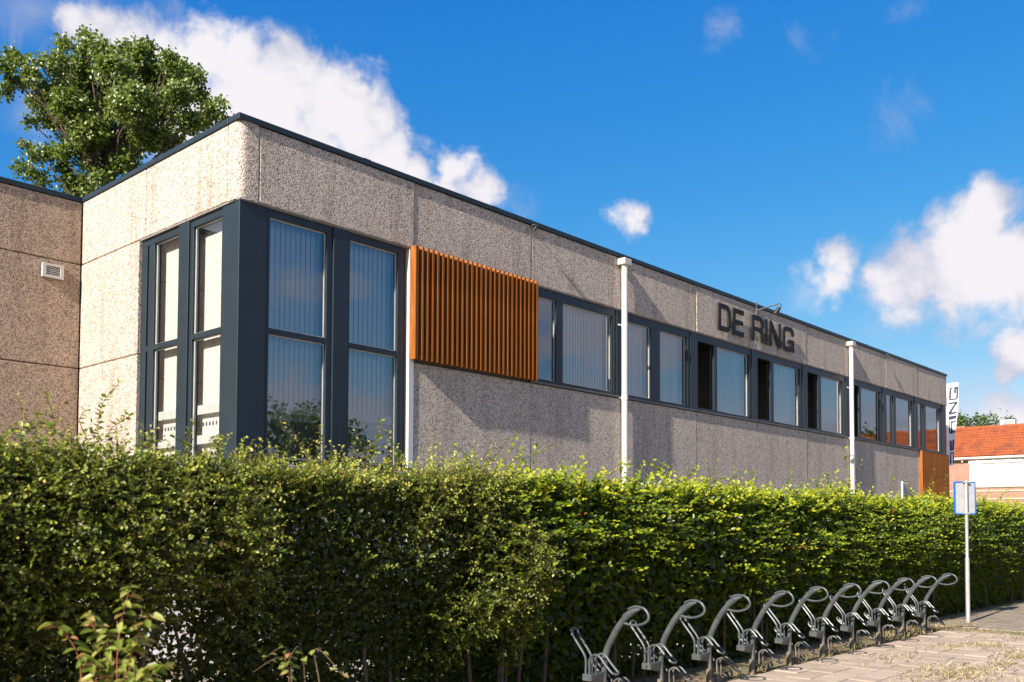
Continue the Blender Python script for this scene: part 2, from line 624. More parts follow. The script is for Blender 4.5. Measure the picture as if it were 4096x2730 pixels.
def np_mesh(name, verts, quads, mat, tint=None, smooth=False):
    me = bpy.data.meshes.new(name)
    nv, nf = len(verts), len(quads)
    me.vertices.add(nv)
    me.vertices.foreach_set('co', np.ascontiguousarray(verts, np.float32).ravel())
    k = quads.shape[1]
    me.loops.add(nf * k)
    me.loops.foreach_set('vertex_index', np.ascontiguousarray(quads, np.int32).ravel())
    me.polygons.add(nf)
    me.polygons.foreach_set('loop_start', np.arange(0, nf * k, k, dtype=np.int32))
    me.polygons.foreach_set('loop_total', np.full(nf, k, np.int32))
    if tint is not None:
        a = me.attributes.new('tint', 'FLOAT', 'POINT')
        a.data.foreach_set('value', np.ascontiguousarray(tint, np.float32))
    me.update(calc_edges=True)
    me.materials.append(MATS[mat])
    return me


def unit(a):
    return a / np.maximum(np.linalg.norm(a, axis=1, keepdims=True), 1e-9)


def leaf_arrays(pos, d, nrm, L, Wd, tint, fold=.22, droop=.12):
    d = unit(d)
    s = unit(np.cross(nrm, d))
    n = np.cross(d, s)
    L_, W_ = L[:, None], Wd[:, None]
    v = np.empty((len(pos), 6, 3))
    v[:, 0] = pos
    v[:, 1] = pos + d * .30 * L_ + s * .46 * W_ + n * fold * .5 * W_
    v[:, 2] = pos + d * .68 * L_ + s * .40 * W_ + n * (fold * .45 * W_ - droop * .4 * L_)
    v[:, 3] = pos + d * L_ - n * droop * L_
    v[:, 4] = pos + d * .68 * L_ - s * .40 * W_ + n * (fold * .45 * W_ - droop * .4 * L_)
    v[:, 5] = pos + d * .30 * L_ - s * .46 * W_ + n * fold * .5 * W_
    idx = np.arange(len(pos))[:, None] * 6
    q = np.concatenate([idx + np.array([[0, 1, 2, 3]]), idx + np.array([[0, 3, 4, 5]])])
    return v.reshape(-1, 3), q, np.repeat(tint, 6)


def leaf_mesh(name, mat, pos, d, nrm, L, Wd, tint, **kw):
    v, q, tt = leaf_arrays(pos, d, nrm, L, Wd, tint, **kw)
    return np_mesh(name, v, q, mat, tt)


def twig_arrays(a, b, r):
    """thin three-sided twigs from a to b"""
    d = unit(b - a)
    s = unit(np.cross(d, np.array([[.3, .2, .93]])))
    n = np.cross(d, s)
    v = np.empty((len(a), 6, 3))
    for k in range(3):
        an = 2 * math.pi * k / 3
        off = (s * math.cos(an) + n * math.sin(an)) * r[:, None]
        v[:, k] = a + off
        v[:, 3 + k] = b + off * .35
    i = np.arange(len(a))[:, None] * 6
    q = np.concatenate([i + np.array([[k, (k + 1) % 3, 3 + (k + 1) % 3, 3 + k]]) for k in range(3)])
    return v.reshape(-1, 3), q


def wave(x, y, seed):
    r_ = np.random.default_rng(seed)
    out = np.zeros_like(x)
    for k in range(9):
        f = .8 * 1.45 ** k
        a, p = r_.uniform(0, 2 * math.pi), r_.uniform(0, 6.28)
        out += np.sin((x * math.cos(a) + y * math.sin(a)) * f * 2 + p) / (1 + .45 * k)
    return out / 2.6


# ------------------------------------------------------------------ ground and paving
g = MB()
g.v = [(-400, -400, -.03), (500, -400, -.03), (500, 400, -.03), (-400, 400, -.03)]
g.f = [(0, 1, 2, 3)]
ground = g.build('ground', 'ground_soil')
tag(ground, 'brown earth and moss along the foot of the hedge', 'ground', kind='structure')

pave = MB().box(-12, 10.36, -30, -4.58, -.06, .004).build('pavement', 'sand_bed')
tag(pave, 'grey concrete slab pavement in front of the bicycle stands', 'pavement', kind='structure')
slabs = [MB().box(-.1455, .1455, -.1455, .1455, -.04, .018).mesh('paving_slab', 'paving_concrete', bevel=.004) for _ in range(1)]
n_ = 0
for iy in range(10):
    for ix in range(30):
        x = 10.2 - .3 * ix
        y = -4.74 - .3 * iy
        if n_ >= 300:
            break
        o = put('paving_slab', slabs[0], pave, (x + random.uniform(-.003, .003), y + random.uniform(-.003, .003), random.uniform(-.005, .005)),
                (random.uniform(-.012, .012), random.uniform(-.012, .012), random.uniform(-.012, .012)))
        n_ += 1
# beyond the nearest slabs the same pavement goes on
far_v, far_f = [], []
rest = MB()
for iy in range(10, 40):
    for ix in range(0, 72):
        x, y = 10.2 - .3 * ix, -4.74 - .3 * iy
        z = .018 + random.uniform(-.004, .004)
        rest.box(x - .1455, x + .1455, y - .1455, y + .1455, -.04, z)
for iy in range(0, 10):
    for ix in range(30, 72):
        x, y = 10.2 - .3 * ix, -4.74 - .3 * iy
        z = .018 + random.uniform(-.004, .004)
        rest.box(x - .1455, x + .1455, y - .1455, y + .1455, -.04, z)
o = rest.build('paving_slabs_beyond', 'paving_concrete', pave)
tag(o, kind='stuff')
path = MB().box(11.35, 60, -12, -4.02, -.06, -.012).build('path', 'mossy_brick_path')
tag(path, 'dark mossy brick path running past the parking sign', 'path', kind='structure')
plain('pale_paving', (.46, .43, .38), .9, 0, .15, 3)
yard = MB().box(-14, 60, -3.0, -.002, -.06, .0).build('forecourt', 'pale_paving')
tag(yard, 'pale paved strip between the hedge and the office building', 'forecourt', kind='structure')

# ------------------------------------------------------------------ office building
ZT, ZC, ZP, ZS = 6.60, 6.53, 5.585, 4.02       # coping top, coping underside, parapet underside, sill
LEN, VS = 25.42, 4.35
J = lambda k: .27 + 2.5 * k
bld = thing('office_building', (0, 0, 0), 'long two-storey office building of pebbled concrete panels with navy window bands and orange slat screens', 'building')

GAP = .009


def panel(x0, x1, y0, y1, z0, z1, tilt=True, name='concrete_panel', mat='exposed_aggregate'):
    """a cast panel with bevelled edges; faces are a hair out of line with one another"""
    cx, cy = (x0 + x1) / 2, (y0 + y1) / 2
    o = MB().box(x0 - cx + GAP, x1 - cx - GAP, y0 - cy, y1 - cy, z0 + GAP * .6, z1 - GAP * .6).build(name, mat, bld, bevel=.012)
    o.location = (cx, cy, 0)
    if tilt:
        o.rotation_euler = (random.uniform(-.0012, .0012), 0, random.uniform(-.0018, .0018))
        o.location.y += random.uniform(-.003, .003)
    return o


# the corner parapet piece has a rounded nose
rad = .11
arc = [(rad - rad * math.cos(a), rad - rad * math.sin(a)) for a in np.linspace(0, math.pi / 2, 9)]
foot = [(0, .25 - GAP)] + arc + [(.27 - GAP, 0), (.27 - GAP, .15), (.15, .15), (.15, .25 - GAP)]
MB().prism(foot[::-1], ZP, ZC).build('concrete_panel', 'exposed_aggregate', bld, smooth=True)
for k in range(10):
    panel(J(k), J(k + 1), 0, .12, ZP, ZC)
panel(J(10), LEN, 0, .12, ZP, ZC, False)
for k in range(1, 9):
    panel(J(k), J(k + 1), 0, .12, -.05, ZS - .03)
panel(J(9), LEN, .0, .12, -.05, ZS - .03)
plain('lilac_panel', (.30, .28, .32), .7, 0, .1, 2)
panel(.42, J(1), 0.02, .12, -.05, 2.45, False, mat='lilac_panel')
# short side
Ys = [.25, 2.34, VS]
for a, b in zip(Ys[:-1], Ys[1:]):
    o = MB().box(0, .12, a + GAP, b - GAP, ZP + .006, ZC).build('concrete_panel', 'exposed_aggregate', bld, bevel=.01)
for z0, z1 in ((-.05, ZS), (ZS, ZP)):
    MB().box(0, .12, 2.52, VS - .002, z0 + .006, z1 - .006).build('concrete_panel', 'exposed_aggregate', bld, bevel=.01)
MB().box(0.02, .12, .42, 2.51, -.05, 2.45).build('concrete_panel', 'lilac_panel', bld, bevel=.01)
# left wing, set back
for i in range(4):
    x1 = -.002 - 3.6 * i
    for z0, z1 in ((-.05, ZS), (ZS, ZP), (ZP, ZC)):
        panel(x1 - 3.6, x1, VS, VS + .12, z0, z1, False, mat='brown_aggregate')
# structure behind the panels
MB().box(.13, LEN - .002, .13, .20, -.05, 3.0).box(.13, LEN - .002, .13, .20, ZP - .02, 6.50).build('inner_leaf', 'joint_dark', bld)
MB().box(.13, .20, .205, VS + 5, -.05, 2.42).box(.13, .20, .205, VS + 5, ZP - .02, 6.50).box(.13, .20, 2.54, VS + 5, 2.425, ZP - .025).build('inner_leaf', 'joint_dark', bld)
MB().box(-14.4, .12, VS + .13, VS + .2, -.05, 6.5).build('inner_leaf', 'joint_dark', bld)
MB().box(-14.4, .13, VS + .21, 11, 6.30, 6.40).box(.21, LEN - .13, .21, 11, 6.30, 6.40).build('roof', 'roof_felt', bld)
MB().box(LEN - .12, LEN, .125, 11, -.05, ZC - .005).build('end_wall', 'exposed_aggregate', bld)
MB().box(-14.4, LEN, 11.0, 11.15, -.05, 6.52).build('rear_wall', 'exposed_aggregate', bld)
# coping: folded navy trim
c1 = MB().box(-.022, LEN + .02, -.022, .24, ZC, ZT)
c1.build('coping', 'navy_frame', bld, bevel=.004)
MB().box(-.022, .24, .243, VS - .024, ZC, ZT).build('coping', 'navy_frame', bld, bevel=.004)
MB().box(-14.4, .24, VS - .022, VS + .24, ZC + .001, ZT + .001).build('coping', 'navy_frame', bld, bevel=.004)
for x in (1.9, 4.4, 9.6, 14.2, 18.9, 23.4):
    MB().box(x - .06, x + .06, -.0245, .05, ZC + .004, ZT + .003).build('coping_joint', 'navy_frame', bld)
# drip edge and soffit under the parapet
MB().box(.02, LEN - .01, .012, .125, ZP - .014, ZP + .004).build('drip_edge', 'joint_dark', bld)
MB().box(.012, .125, .13, 2.5, ZP - .014, ZP + .004).build('drip_edge', 'joint_dark', bld)
# sealant strips standing in the panel joints
for k in range(11):
    MB().box(J(k) - .008, J(k) + .008, .012, .125, ZP + .01, ZC - .002).build('joint_seal', 'sealant', bld)
    if 1 < k < 10:
        MB().box(J(k) - .008, J(k) + .008, .012, .125, 0, ZS - .04).build('joint_seal', 'sealant', bld)
MB().box(.012, .125, .25 - .008, .25 + .008, ZP + .01, ZC - .002).build('joint_seal', 'sealant', bld)
# panel edge beside the corner windows, painted white for the sun on it
MB().box(J(1) - .085, J(1) + .004, -.004, .125, -.05, ZP - .02).build('sunlit_jamb', 'white_pipe', bld)

slat_mesh = {}


def blind(parent, a, b, z0, z1, off, along='x', pitch=.080, ang=R(15)):
    """vertical blind: each slat hangs on its own"""
    key = (round(z1 - z0, 3), along)
    if key not in slat_mesh:
        h = z1 - z0
        m_ = MB()
        w = .045
        # slightly cupped strip
        pts = [(-w, 0), (-w * .5, .0045), (0, .006), (w * .5, .0045), (w, 0)]
        n = len(pts)
        for zz in (0, h):
            for x, y in pts:
                m_.v.append((x, y, zz))
        m_.f = [(i, i + 1, n + i + 1, n + i) for i in range(n - 1)]
        slat_mesh[key] = m_.mesh('blind_slat', 'blind_fabric', smooth=False)
    n = int((b - a) / pitch)
    for i in range(n + 1):
        p = a + (b - a) * (i + .5) / (n + 1)
        if along == 'x':
            put('blind_slat', slat_mesh[key], parent, (p, off, z0), (0, 0, ang + random.uniform(-.05, .05)))
        else:
            put('blind_slat', slat_mesh[key], parent, (off, p, z0), (0, 0, R(90) + ang + random.uniform(-.04, .04)))


def bead(parent, l, r_, z0, z1, y, t_=.014, along='x'):
    m_ = MB()
    for a, b, c, d_ in ((l, r_, z0, z0 + t_), (l, r_, z1 - t_, z1), (l, l + t_, z0 + t_, z1 - t_), (r_ - t_, r_, z0 + t_, z1 - t_)):
        if along == 'x':
            m_.box(a, b, y, y + .012, c, d_)
        else:
            m_.box(y, y + .012, a, b, c, d_)
    return m_.build('glazing_bead', 'pale_bead', parent)


def pane(parent, l, r_, z0, z1, y, along='x'):
    a, b, c, d_ = l + .003, r_ - .003, z0 + .003, z1 - .003
    # one clear sheet whose normal looks out of the building
    if along == 'x':
        vs = [(a, y, c), (b, y, c), (b, y, d_), (a, y, d_)]
    else:
        vs = [(y, b, c), (y, a, c), (y, a, d_), (y, b, d_)]
    me = bpy.data.meshes.new('pane')
    me.from_pydata(vs, [], [(0, 1, 2, 3)])
    me.materials.append(MATS['window_glass'])
    return put('pane', me, parent)


BAYS = {2: ((.09, .66), (.84, 2.20), (0, 1), 0), 3: ((.18, .94), (1.25, 2.17), (1, 1), 0), 4: ((.10, .74), (.87, 2.19), (0, 1), 1),
        5: ((.10, .71), (.87, 2.14), (0, 1), 1), 6: ((.10, .69), (.87, 2.10), (0, 1), 1), 7: ((.10, .69), (.84, 2.09), (0, 0), 1),
        8: ((.10, .63), (.84, 2.09), (0, 0), 0), 9: ((.06, .57), (.80, 2.05), (0, 0), 0)}
ZG0, ZG1 = 4.085, 5.43
for k, (nar, wid, bl, opened) in BAYS.items():
    j = J(k)
    L0, R0 = j + .085, j + 2.315
    if k == 9:
        R0 = LEN - .40
    if k == 2:
        L0 = j + .045
    nl, nr, wl, wr = j + nar[0], j + nar[1], j + wid[0], j + wid[1]
    m_ = MB()
    m_.box(L0, R0, .035, .115, ZG1, ZP - .016)
    m_.box(L0, R0, .035, .115, ZS + .001, ZG0)
    if nl > L0:
        m_.box(L0, nl, .036, .115, ZG0, ZG1)
    m_.box(nr, wl, .036, .115, ZG0, ZG1)
    m_.box(wr, R0, .036, .115, ZG0, ZG1)
    # raised sash edges
    m_.box(wr + .035, wr + .055, .022, .0345, ZG0 - .03, ZG1 + .02)
    win = m_.build('window', 'navy_frame', bld, bevel=.003)
    nl = max(nl, L0)
    pane(win, wl, wr, ZG0, ZG1, .085)
    bead(win, wl, wr, ZG0, ZG1, .07)
    if opened:
        # casement swung into the room on its left edge
        w = nr - nl - .02
        ang = R(74)
        cs, sn = math.cos(ang), math.sin(ang)

        def swing(u, t_):
            return (nl + .02 + u * cs - t_ * sn, .12 + u * sn + t_ * cs)
        m_ = MB()
        for a, b, c, d_ in ((0, w, ZG0, ZG0 + .05), (0, w, ZG1 - .05, ZG1), (0, .05, ZG0 + .05, ZG1 - .05), (w - .05, w, ZG0 + .05, ZG1 - .05)):
            p = [swing(a, 0), swing(b, 0), swing(b, .05), swing(a, .05)]
            m_.quadbox([(*q, c) for q in p] + [(*q, d_) for q in p])
        m_.build('casement', 'navy_frame', win)
    else:
        pane(win, nl, nr, ZG0, ZG1, .085)
        bead(win, nl, nr, ZG0, ZG1, .07)
    MB().box(L0 - .08, R0 + .24, -.03, .125, ZS - .026, ZS - .002).build('sill', 'grey_metal', win, bevel=.004)
    if bl[0]:
        blind(win, nl + .02, nr - .02, ZG0 - .02, ZG1 + .06, .22)
    if bl[1]:
        blind(win, wl + .02, wr - .02 + (.0 if k > 2 else 0), ZG0 - .02, ZG1 + .06, .22)
    if k < 9:
        MB().box(j + 2.318, j + 2.582, .018, .12, ZS, ZP - .016).build('post', 'navy_frame', bld, bevel=.004)
MB().box(LEN - .397, LEN - .03, .018, .12, ZS, ZP - .016).build('post', 'navy_frame', bld, bevel=.004)

# corner office: tall windows on both sides
ZB = 2.52
post = MB().box(.03, .41, .03, .41, 2.46, ZP - .016)
post.build('corner_post', 'navy_frame', bld, bevel=.006)
m_ = MB()
m_.box(.414, 2.62, .045, .12, 5.475, ZP - .016).box(.414, 2.62, .045, .12, 2.46, ZB).box(.414, 1.40, .046, .118, 4.035, 4.105).box(1.65, 2.62, .046, .118, 4.035, 4.105)
for a, b in ((.414, .462), (1.312, 1.40), (1.65, 1.685), (2.51, 2.62)):
    m_.box(a, b, .044, .119, ZB, 5.475)
win = m_.build('window', 'navy_frame', bld, bevel=.003)
for a, b in ((.462, 1.312), (1.685, 2.51)):
    for z0, z1 in ((ZB, 4.035), (4.105, 5.475)):
        pane(win, a, b, z0, z1, .095)
        bead(win, a, b, z0, z1, .08)
    for z0, z1 in ((3.09, 3.205), (2.715, 2.825)):
        MB().box(a - .02, b + .02, .135, .16, z0, z1).build('rail', 'rail_white', win)
    blind(win, a - .02, b + .04, ZB - .03, 5.56, .24, pitch=.081)
MB().box(1.403, 1.647, .02, .12, 2.46, ZP - .016).build('post', 'navy_frame', bld, bevel=.004)
MB().box(2.624, 2.68, .085, .118, 2.46, ZP - .016).build('reveal_strip', 'dark_wood_back', bld)
m_ = MB()
m_.box(.045, .12, .414, 2.51, 5.475, ZP - .016).box(.045, .12, .414, 2.51, 2.46, ZB).box(.046, .118, .414, 1.2, 4.035, 4.105).box(.046, .118, 1.456, 2.51, 4.035, 4.105)
for a, b in ((.414, .44), (1.125, 1.2), (1.456, 1.49), (2.15, 2.30), (2.36, 2.51)):
    m_.box(.044, .119, a, b, ZB, 5.475)
m_.box(.07, .118, 2.30, 2.36, ZB, 5.475)
win = m_.build('window', 'navy_frame', bld, bevel=.003)
for a, b in ((.44, 1.125), (1.49, 2.15)):
    for z0, z1 in ((ZB, 4.035), (4.105, 5.475)):
        pane(win, a, b, z0, z1, .095, 'y')
        bead(win, a, b, z0, z1, .08, along='y')
    for z0, z1 in ((3.09, 3.205), (2.715, 2.825)):
        MB().box(.135, .155, a - .01, b + .30, z0, z1).build('rail', 'rail_white', win)
blind(win, .44, 2.9, ZB - .03, 5.56, .215, 'y', .083, R(3))
MB().box(.02, .12, 1.203, 1.453, 2.46, ZP - .016).build('post', 'navy_frame', bld, bevel=.004)
# rooms
MB().box(.21, LEN - .13, .21, 4.2, 2.95, 3.0).build('floor', 'carpet', bld)
MB().box(.21, LEN - .13, .21, 4.2, 5.72, 5.78).build('ceiling', 'inner_wall', bld)
MB().box(.21, LEN - .13, 4.2, 4.3, 2.95, 5.78).build('partition', 'inner_wall', bld)
for k in (1, 2, 3, 4, 5, 6, 7, 8):
    MB().box(J(k) - .05, J(k) + .05, .215, 4.19, 3.0, 5.71).build('partition', 'inner_wall', bld)
MB().box(J(1) - .05, J(2) + .1, .13, .2, 3.0, 5.5).build('partition', 'joint_dark', bld)
MB().box(J(1) + .01, J(2) - .03, .04, .12, ZS - .02, ZP - .02).build('backing_board', 'joint_dark', bld)
for k in range(2, 10):
    MB().box(J(k) + .02, J(k + 1) - .02 if k < 9 else LEN - .15, .13, .19, 3.0, ZS).build('parapet_inside', 'inner_wall', bld)

# slatted screens
sl = MB().box(-.018, .018, -.032, .022, 0, 1.60).mesh('slat', 'orange_wood', bevel=.003)
scr = MB().box(J(1) - .04, J(2) + .05, -.058, -.03, ZS - .005, ZP + .008).build('slatted_screen', 'dark_wood_back', bld)
tag(scr, 'orange-brown vertical slat screen beside the corner windows')
MB().box(J(1) - .072, J(1) - .048, -.116, -.004, ZS - .012, ZP + .012).build('end_board', 'orange_wood', scr, bevel=.003)
ns = 27
for i in range(ns):
    x = J(1) - .03 + (2.5 + .05) * i / (ns - 1)
    put('slat', sl, scr, (x, -.082, ZS - .012 + random.uniform(-.003, .003)), (0, 0, random.uniform(-.012, .012)))
for z in (4.25, 5.35):
    MB().box(J(1), J(2), -.029, .0, z, z + .06).build('batten', 'dark_wood_back', scr)
sl2 = MB().box(-.034, .034, .0, .0145, 0, 3.2).mesh('slat', 'orange_wood', bevel=.003)
X0, X1 = 22.87, 25.25
sc2 = MB().box(X0 + .022, X1, -.075, -.005, .1, ZS - .034).build('slatted_screen', 'dark_wood_back', bld)
tag(sc2, 'orange slat screen under the last window')
MB().box(X0 - .02, X0 + .019, -.095, -.004, .1, ZS - .028).build('end_board', 'orange_wood', sc2)
MB().box(X0 + .022, X1, -.092, -.004, ZS - .033, ZS - .027).build('top_board', 'orange_wood', sc2)
for i in range(24):
    x = X0 + .065 + (X1 - X0 - .10) * i / 23
    put('slat', sl2, sc2, (x, -.091, ZS - 3.24), (0, 0, random.uniform(-.01, .01)))
# low wall grille near the far screen
gr = MB().box(21.34, 21.86, -.02, -.002, 2.60, 3.02).build('wall_grille', 'grey_metal', bld)
for i in range(7):
    z = 2.63 + i * .055
    MB().quadbox([(21.37, -.035, z), (21.83, -.035, z), (21.83, -.021, z + .03), (21.37, -.021, z + .03), (21.37, -.035, z + .006), (21.83, -.035, z + .006), (21.83, -.021, z + .036), (21.37, -.021, z + .036)]).build('louvre', 'cream_metal', gr)
MB().tube([(21.28, -.05, 2.2), (21.28, -.05, 3.02)], .03, 10).build('vent_pipe', 'white_pipe', bld, smooth=True)
# louvred vent high on the set-back wing
vx0, vx1, vz0, vz1 = -.572, -.275, 5.30, 5.495
vt = MB().box(vx0, vx1, VS - .02, VS - .001, vz0, vz1).build('wall_vent', 'joint_dark', bld)
m_ = MB()
m_.box(vx0 - .005, vx1 + .005, VS - .05, VS - .021, vz1 - .028, vz1 + .004).box(vx0 - .005, vx1 + .005, VS - .05, VS - .021, vz0 - .004, vz0 + .028)
m_.box(vx0 - .005, vx0 + .05, VS - .05, VS - .021, vz0 + .028, vz1 - .028).box(vx1 - .05, vx1 + .005, VS - .05, VS - .021, vz0 + .028, vz1 - .028)
m_.build('vent_frame', 'white_pipe', vt, bevel=.003)
for i in range(5):
    z = vz0 + .034 + i * .027
    MB().quadbox([(vx0 + .05, VS - .046, z), (vx1 - .05, VS - .046, z), (vx1 - .05, VS - .023, z + .012), (vx0 + .05, VS - .023, z + .012),
                  (vx0 + .05, VS - .046, z + .007), (vx1 - .05, VS - .046, z + .007), (vx1 - .05, VS - .023, z + .019), (vx0 + .05, VS - .023, z + .019)]).build('louvre', 'white_pipe', vt)


def downpipe(u):
    y = -.085
    p = MB().tube([(u, y, 0), (u, y, 6.40)], .054, 16).build('downpipe', 'white_pipe', bld, smooth=True)
    m_ = MB().box(u - .105, u + .105, y - .085, -.004, 6.375, 6.485)
    m_.build('hopper', 'cream_metal', p, bevel=.006)
    MB().tube([(u, y, 6.345), (u, y, 6.375)], .061, 16).build('socket', 'white_pipe', p, smooth=True)
    for z in (6.24, 5.28, 4.02, 3.96, 2.55):
        MB().tube([(u, y, z - .022), (u, y, z + .022)], .0595, 16).build('socket', 'white_pipe', p, smooth=True)
    for z in (5.30, 3.99, 2.2):
        MB().box(u - .09, u + .012, -.03, -.004, z - .012, z + .012).tube([(u, y, z - .012), (u, y, z + .012)], .0625, 14).build('bracket', 'cream_metal', p)


downpipe(7.70)
downpipe(17.70)

# ------------------------------------------------------------------ lettering on the parapet


def arcp(cx, cy, r_, a0, a1, n=8, ry=None):
    ry = ry or r_
    return [(cx + r_ * math.cos(R(a)), cy + ry * math.sin(R(a))) for a in np.linspace(a0, a1, n)]


def letter_loops(ch, w, h, s):
    r_ = min(w * .46, h * .30)
    ri = max(r_ - s, .02)
    if ch == 'I':
        return [[(0, 0), (w, 0), (w, h), (0, h)]]
    if ch == 'E':
        m = h * .5
        return [[(0, 0), (w, 0), (w, s), (s, s), (s, m - s * .45), (w * .92, m - s * .45), (w * .92, m + s * .5), (s, m + s * .5), (s, h - s), (w, h - s), (w, h), (0, h)]]
    if ch == 'D':
        return [[(0, 0)] + arcp(w - r_, r_, r_, -90, 0) + arcp(w - r_, h - r_, r_, 0, 90) + [(0, h)],
                [(s, s)] + arcp(w - r_, r_, ri, -90, 0) + arcp(w - r_, h - r_, ri, 0, 90) + [(s, h - s)]]
    if ch == 'N':
        return [[(0, 0), (s, 0), (s, h * .66), (w - s, 0), (w, 0), (w, h), (w - s, h), (w - s, h * .34), (s, h), (0, h)]]
    if ch == 'R':
        m = h * .46
        rr = min(r_, (h - m) / 2)
        return [[(0, 0), (s, 0), (s, m - s * .35), (w * .46, m - s * .35)] + arcp(w - s * 1.55, m - s * .35 - .09 * h, .5 * s, 80, 10, 4) + [(w - s * .98, 0), (w, 0), (w - .02 * w, m * .55)]
                + arcp(w - s * .75, m + .01, s * .6, -40, 20, 4) + arcp(w - rr, h - rr, rr, 0, 90) + [(0, h)],
                [(s, m + s * .55)] + arcp(w - rr, m + s * .55 + max(rr - s, .03), max(rr - s, .03), -90, 0, 5) + arcp(w - rr, h - rr, max(rr - s, .03), 0, 90, 6) + [(s, h - s)]]
    if ch == 'G':
        return [[(w, h * .66)] + arcp(w - r_, h - r_, r_, 0, 90) + arcp(r_, h - r_, r_, 90, 180) + arcp(r_, r_, r_, 180, 270) + arcp(w - r_ * 1.05, r_, r_, -90, -38, 5)
                + [(w - s * .52, s * .45), (w - s * .5, 0), (w, 0), (w, h * .49), (w * .52, h * .49), (w * .52, h * .49 - s * .82), (w - s, h * .49 - s * .82)]
                + arcp(w - r_, r_, ri, 0, -90) + arcp(r_, r_, ri, 270, 180) + arcp(r_, h - r_, ri, 180, 90) + arcp(w - r_, h - r_, ri, 90, 0) + [(w - s, h * .66)]]


def letter_mesh(ch, w, h, s, depth, mat):
    cu = bpy.data.curves.new('letter', 'CURVE')
    cu.dimensions = '2D'
    cu.fill_mode = 'BOTH'
    cu.extrude = depth / 2
    for lp in letter_loops(ch, w, h, s):
        sp = cu.splines.new('POLY')
        sp.points.add(len(lp) - 1)
        for q, (x, y) in zip(sp.points, lp):
            q.co = (x, y, 0, 1)
        sp.use_cyclic_u = True
    ob = bpy.data.objects.new('tmp', cu)
    COL.objects.link(ob)
    dg = bpy.context.evaluated_depsgraph_get()
    me = bpy.data.meshes.new_from_object(ob.evaluated_get(dg))
    bpy.data.objects.remove(ob)
    me.name = 'letter'
    me.materials.clear()
    me.materials.append(MATS[mat])
    return me


sg = thing('facade_lettering', (11.05, -.05, 5.75), 'dark block capitals DE RING mounted on the pebbled parapet', 'lettering')
for ch, u0, w in (('D', 0, .50), ('E', .60, .46), ('R', 1.425, .51), ('I', 2.03, .102), ('N', 2.24, .545), ('G', 2.885, .555)):
    o = put('letter', letter_mesh(ch, w, .565, .100, .022, 'dark_letter'), sg, (u0, 0, 0), (R(90), 0, 0))

# ------------------------------------------------------------------ floodlights


def floodlight(u, arm, label, tip=.06, sc=1.0):
    t = thing('floodlight', (u, 0, 6.42 if sc == 1 else 6.50), label, 'lamp', 'floodlights along the parapet')
    MB().box(-.02, .02, -.032, -.004, -.06, .22).build('bracket', 'grey_metal', t)
    MB().tube([(0, -.03, .03), (0, -.03 - arm, .03 + tip)], .017, 8).build('arm', 'grey_metal', t)
    e = Vector((0, -.03 - arm, .03 + tip))
    MB().tube([e + Vector((0, -.01, .02)), e + Vector((.0, -.075, -.03)), e + Vector((0, -.06, -.12))], .008, 6).build('yoke', 'black_plastic', t)
    MB().tube([e + Vector((0, -.03, -.07)), e + Vector((0, .01, -.13)), e + Vector((0, .05, -.19))], [.035, .05, .058], 12).build('lamp_head', 'black_plastic', t, smooth=True)
    MB().tube([e + Vector((0, .051, -.1915)), e + Vector((0, .053, -.1945))], .05, 12).build('lens', 'pale_bead', t)
    t.scale = (sc, sc, sc)
    return t


floodlight(5.25, .17, 'small dark floodlight at the parapet above the slat screen', .0, .5)
floodlight(12.74, .50, 'long-armed dark floodlight reaching out above the letters')
floodlight(20.24, .17, 'small dark floodlight at the parapet right of the far downpipe', .0, .5)

# office chair glimpsed through the open window
oc = thing('office_chair', (13.75, .75, 3.0), 'black office chair inside the second open window', 'chair')
MB().box(-.24, .24, -.24, .24, .44, .52).build('seat', 'black_plastic', oc, bevel=.03)
MB().box(-.22, .22, .22, .28, .72, 1.36).build('backrest', 'black_plastic', oc, bevel=.025)
MB().box(-.03, .03, .24, .27, .46, .72).build('back_support', 'black_plastic', oc)
MB().tube([(0, 0, .08), (0, 0, .44)], .03, 10).build('column', 'grey_metal', oc)
for i in range(5):
    a = i * 2 * math.pi / 5
    MB().tube([(0, 0, .09), (.28 * math.cos(a), .28 * math.sin(a), .05)], .02, 6).build('leg', 'black_plastic', oc)

# ------------------------------------------------------------------ bicycle stands


def smooth_path(p, n=4):
    P = [Vector(q) for q in p]
    out = []
    for i in range(len(P) - 1):
        a, b, c, d_ = P[max(i - 1, 0)], P[i], P[i + 1], P[min(i + 2, len(P) - 1)]
        for k in range(n):
            t_ = k / n
            out.append(.5 * ((2 * b) + (c - a) * t_ + (2 * a - 5 * b + 4 * c - d_) * t_ ** 2 + (3 * b - a - 3 * c + d_) * t_ ** 3))
    out.append(P[-1])
    return out


def hoop(side, xa, xb):
    """two parallel bars in the wheel plane, closed by a bend at the tip; side: list of (y, z) from the foot to the tip"""
    a = smooth_path([(xa, y, z) for y, z in side], 4)
    b = smooth_path([(xb, y, z) for y, z in side], 4)
    (y1, z1), (y0, z0) = side[-1], side[-2]
    d_ = Vector((0, y1 - y0, z1 - z0)).normalized()
    mid = [Vector((xa + (xb - xa) * f, y1, z1)) + d_ * .022 * math.sin(f * math.pi) for f in (.25, .5, .75)]
    return a + mid + b[::-1]


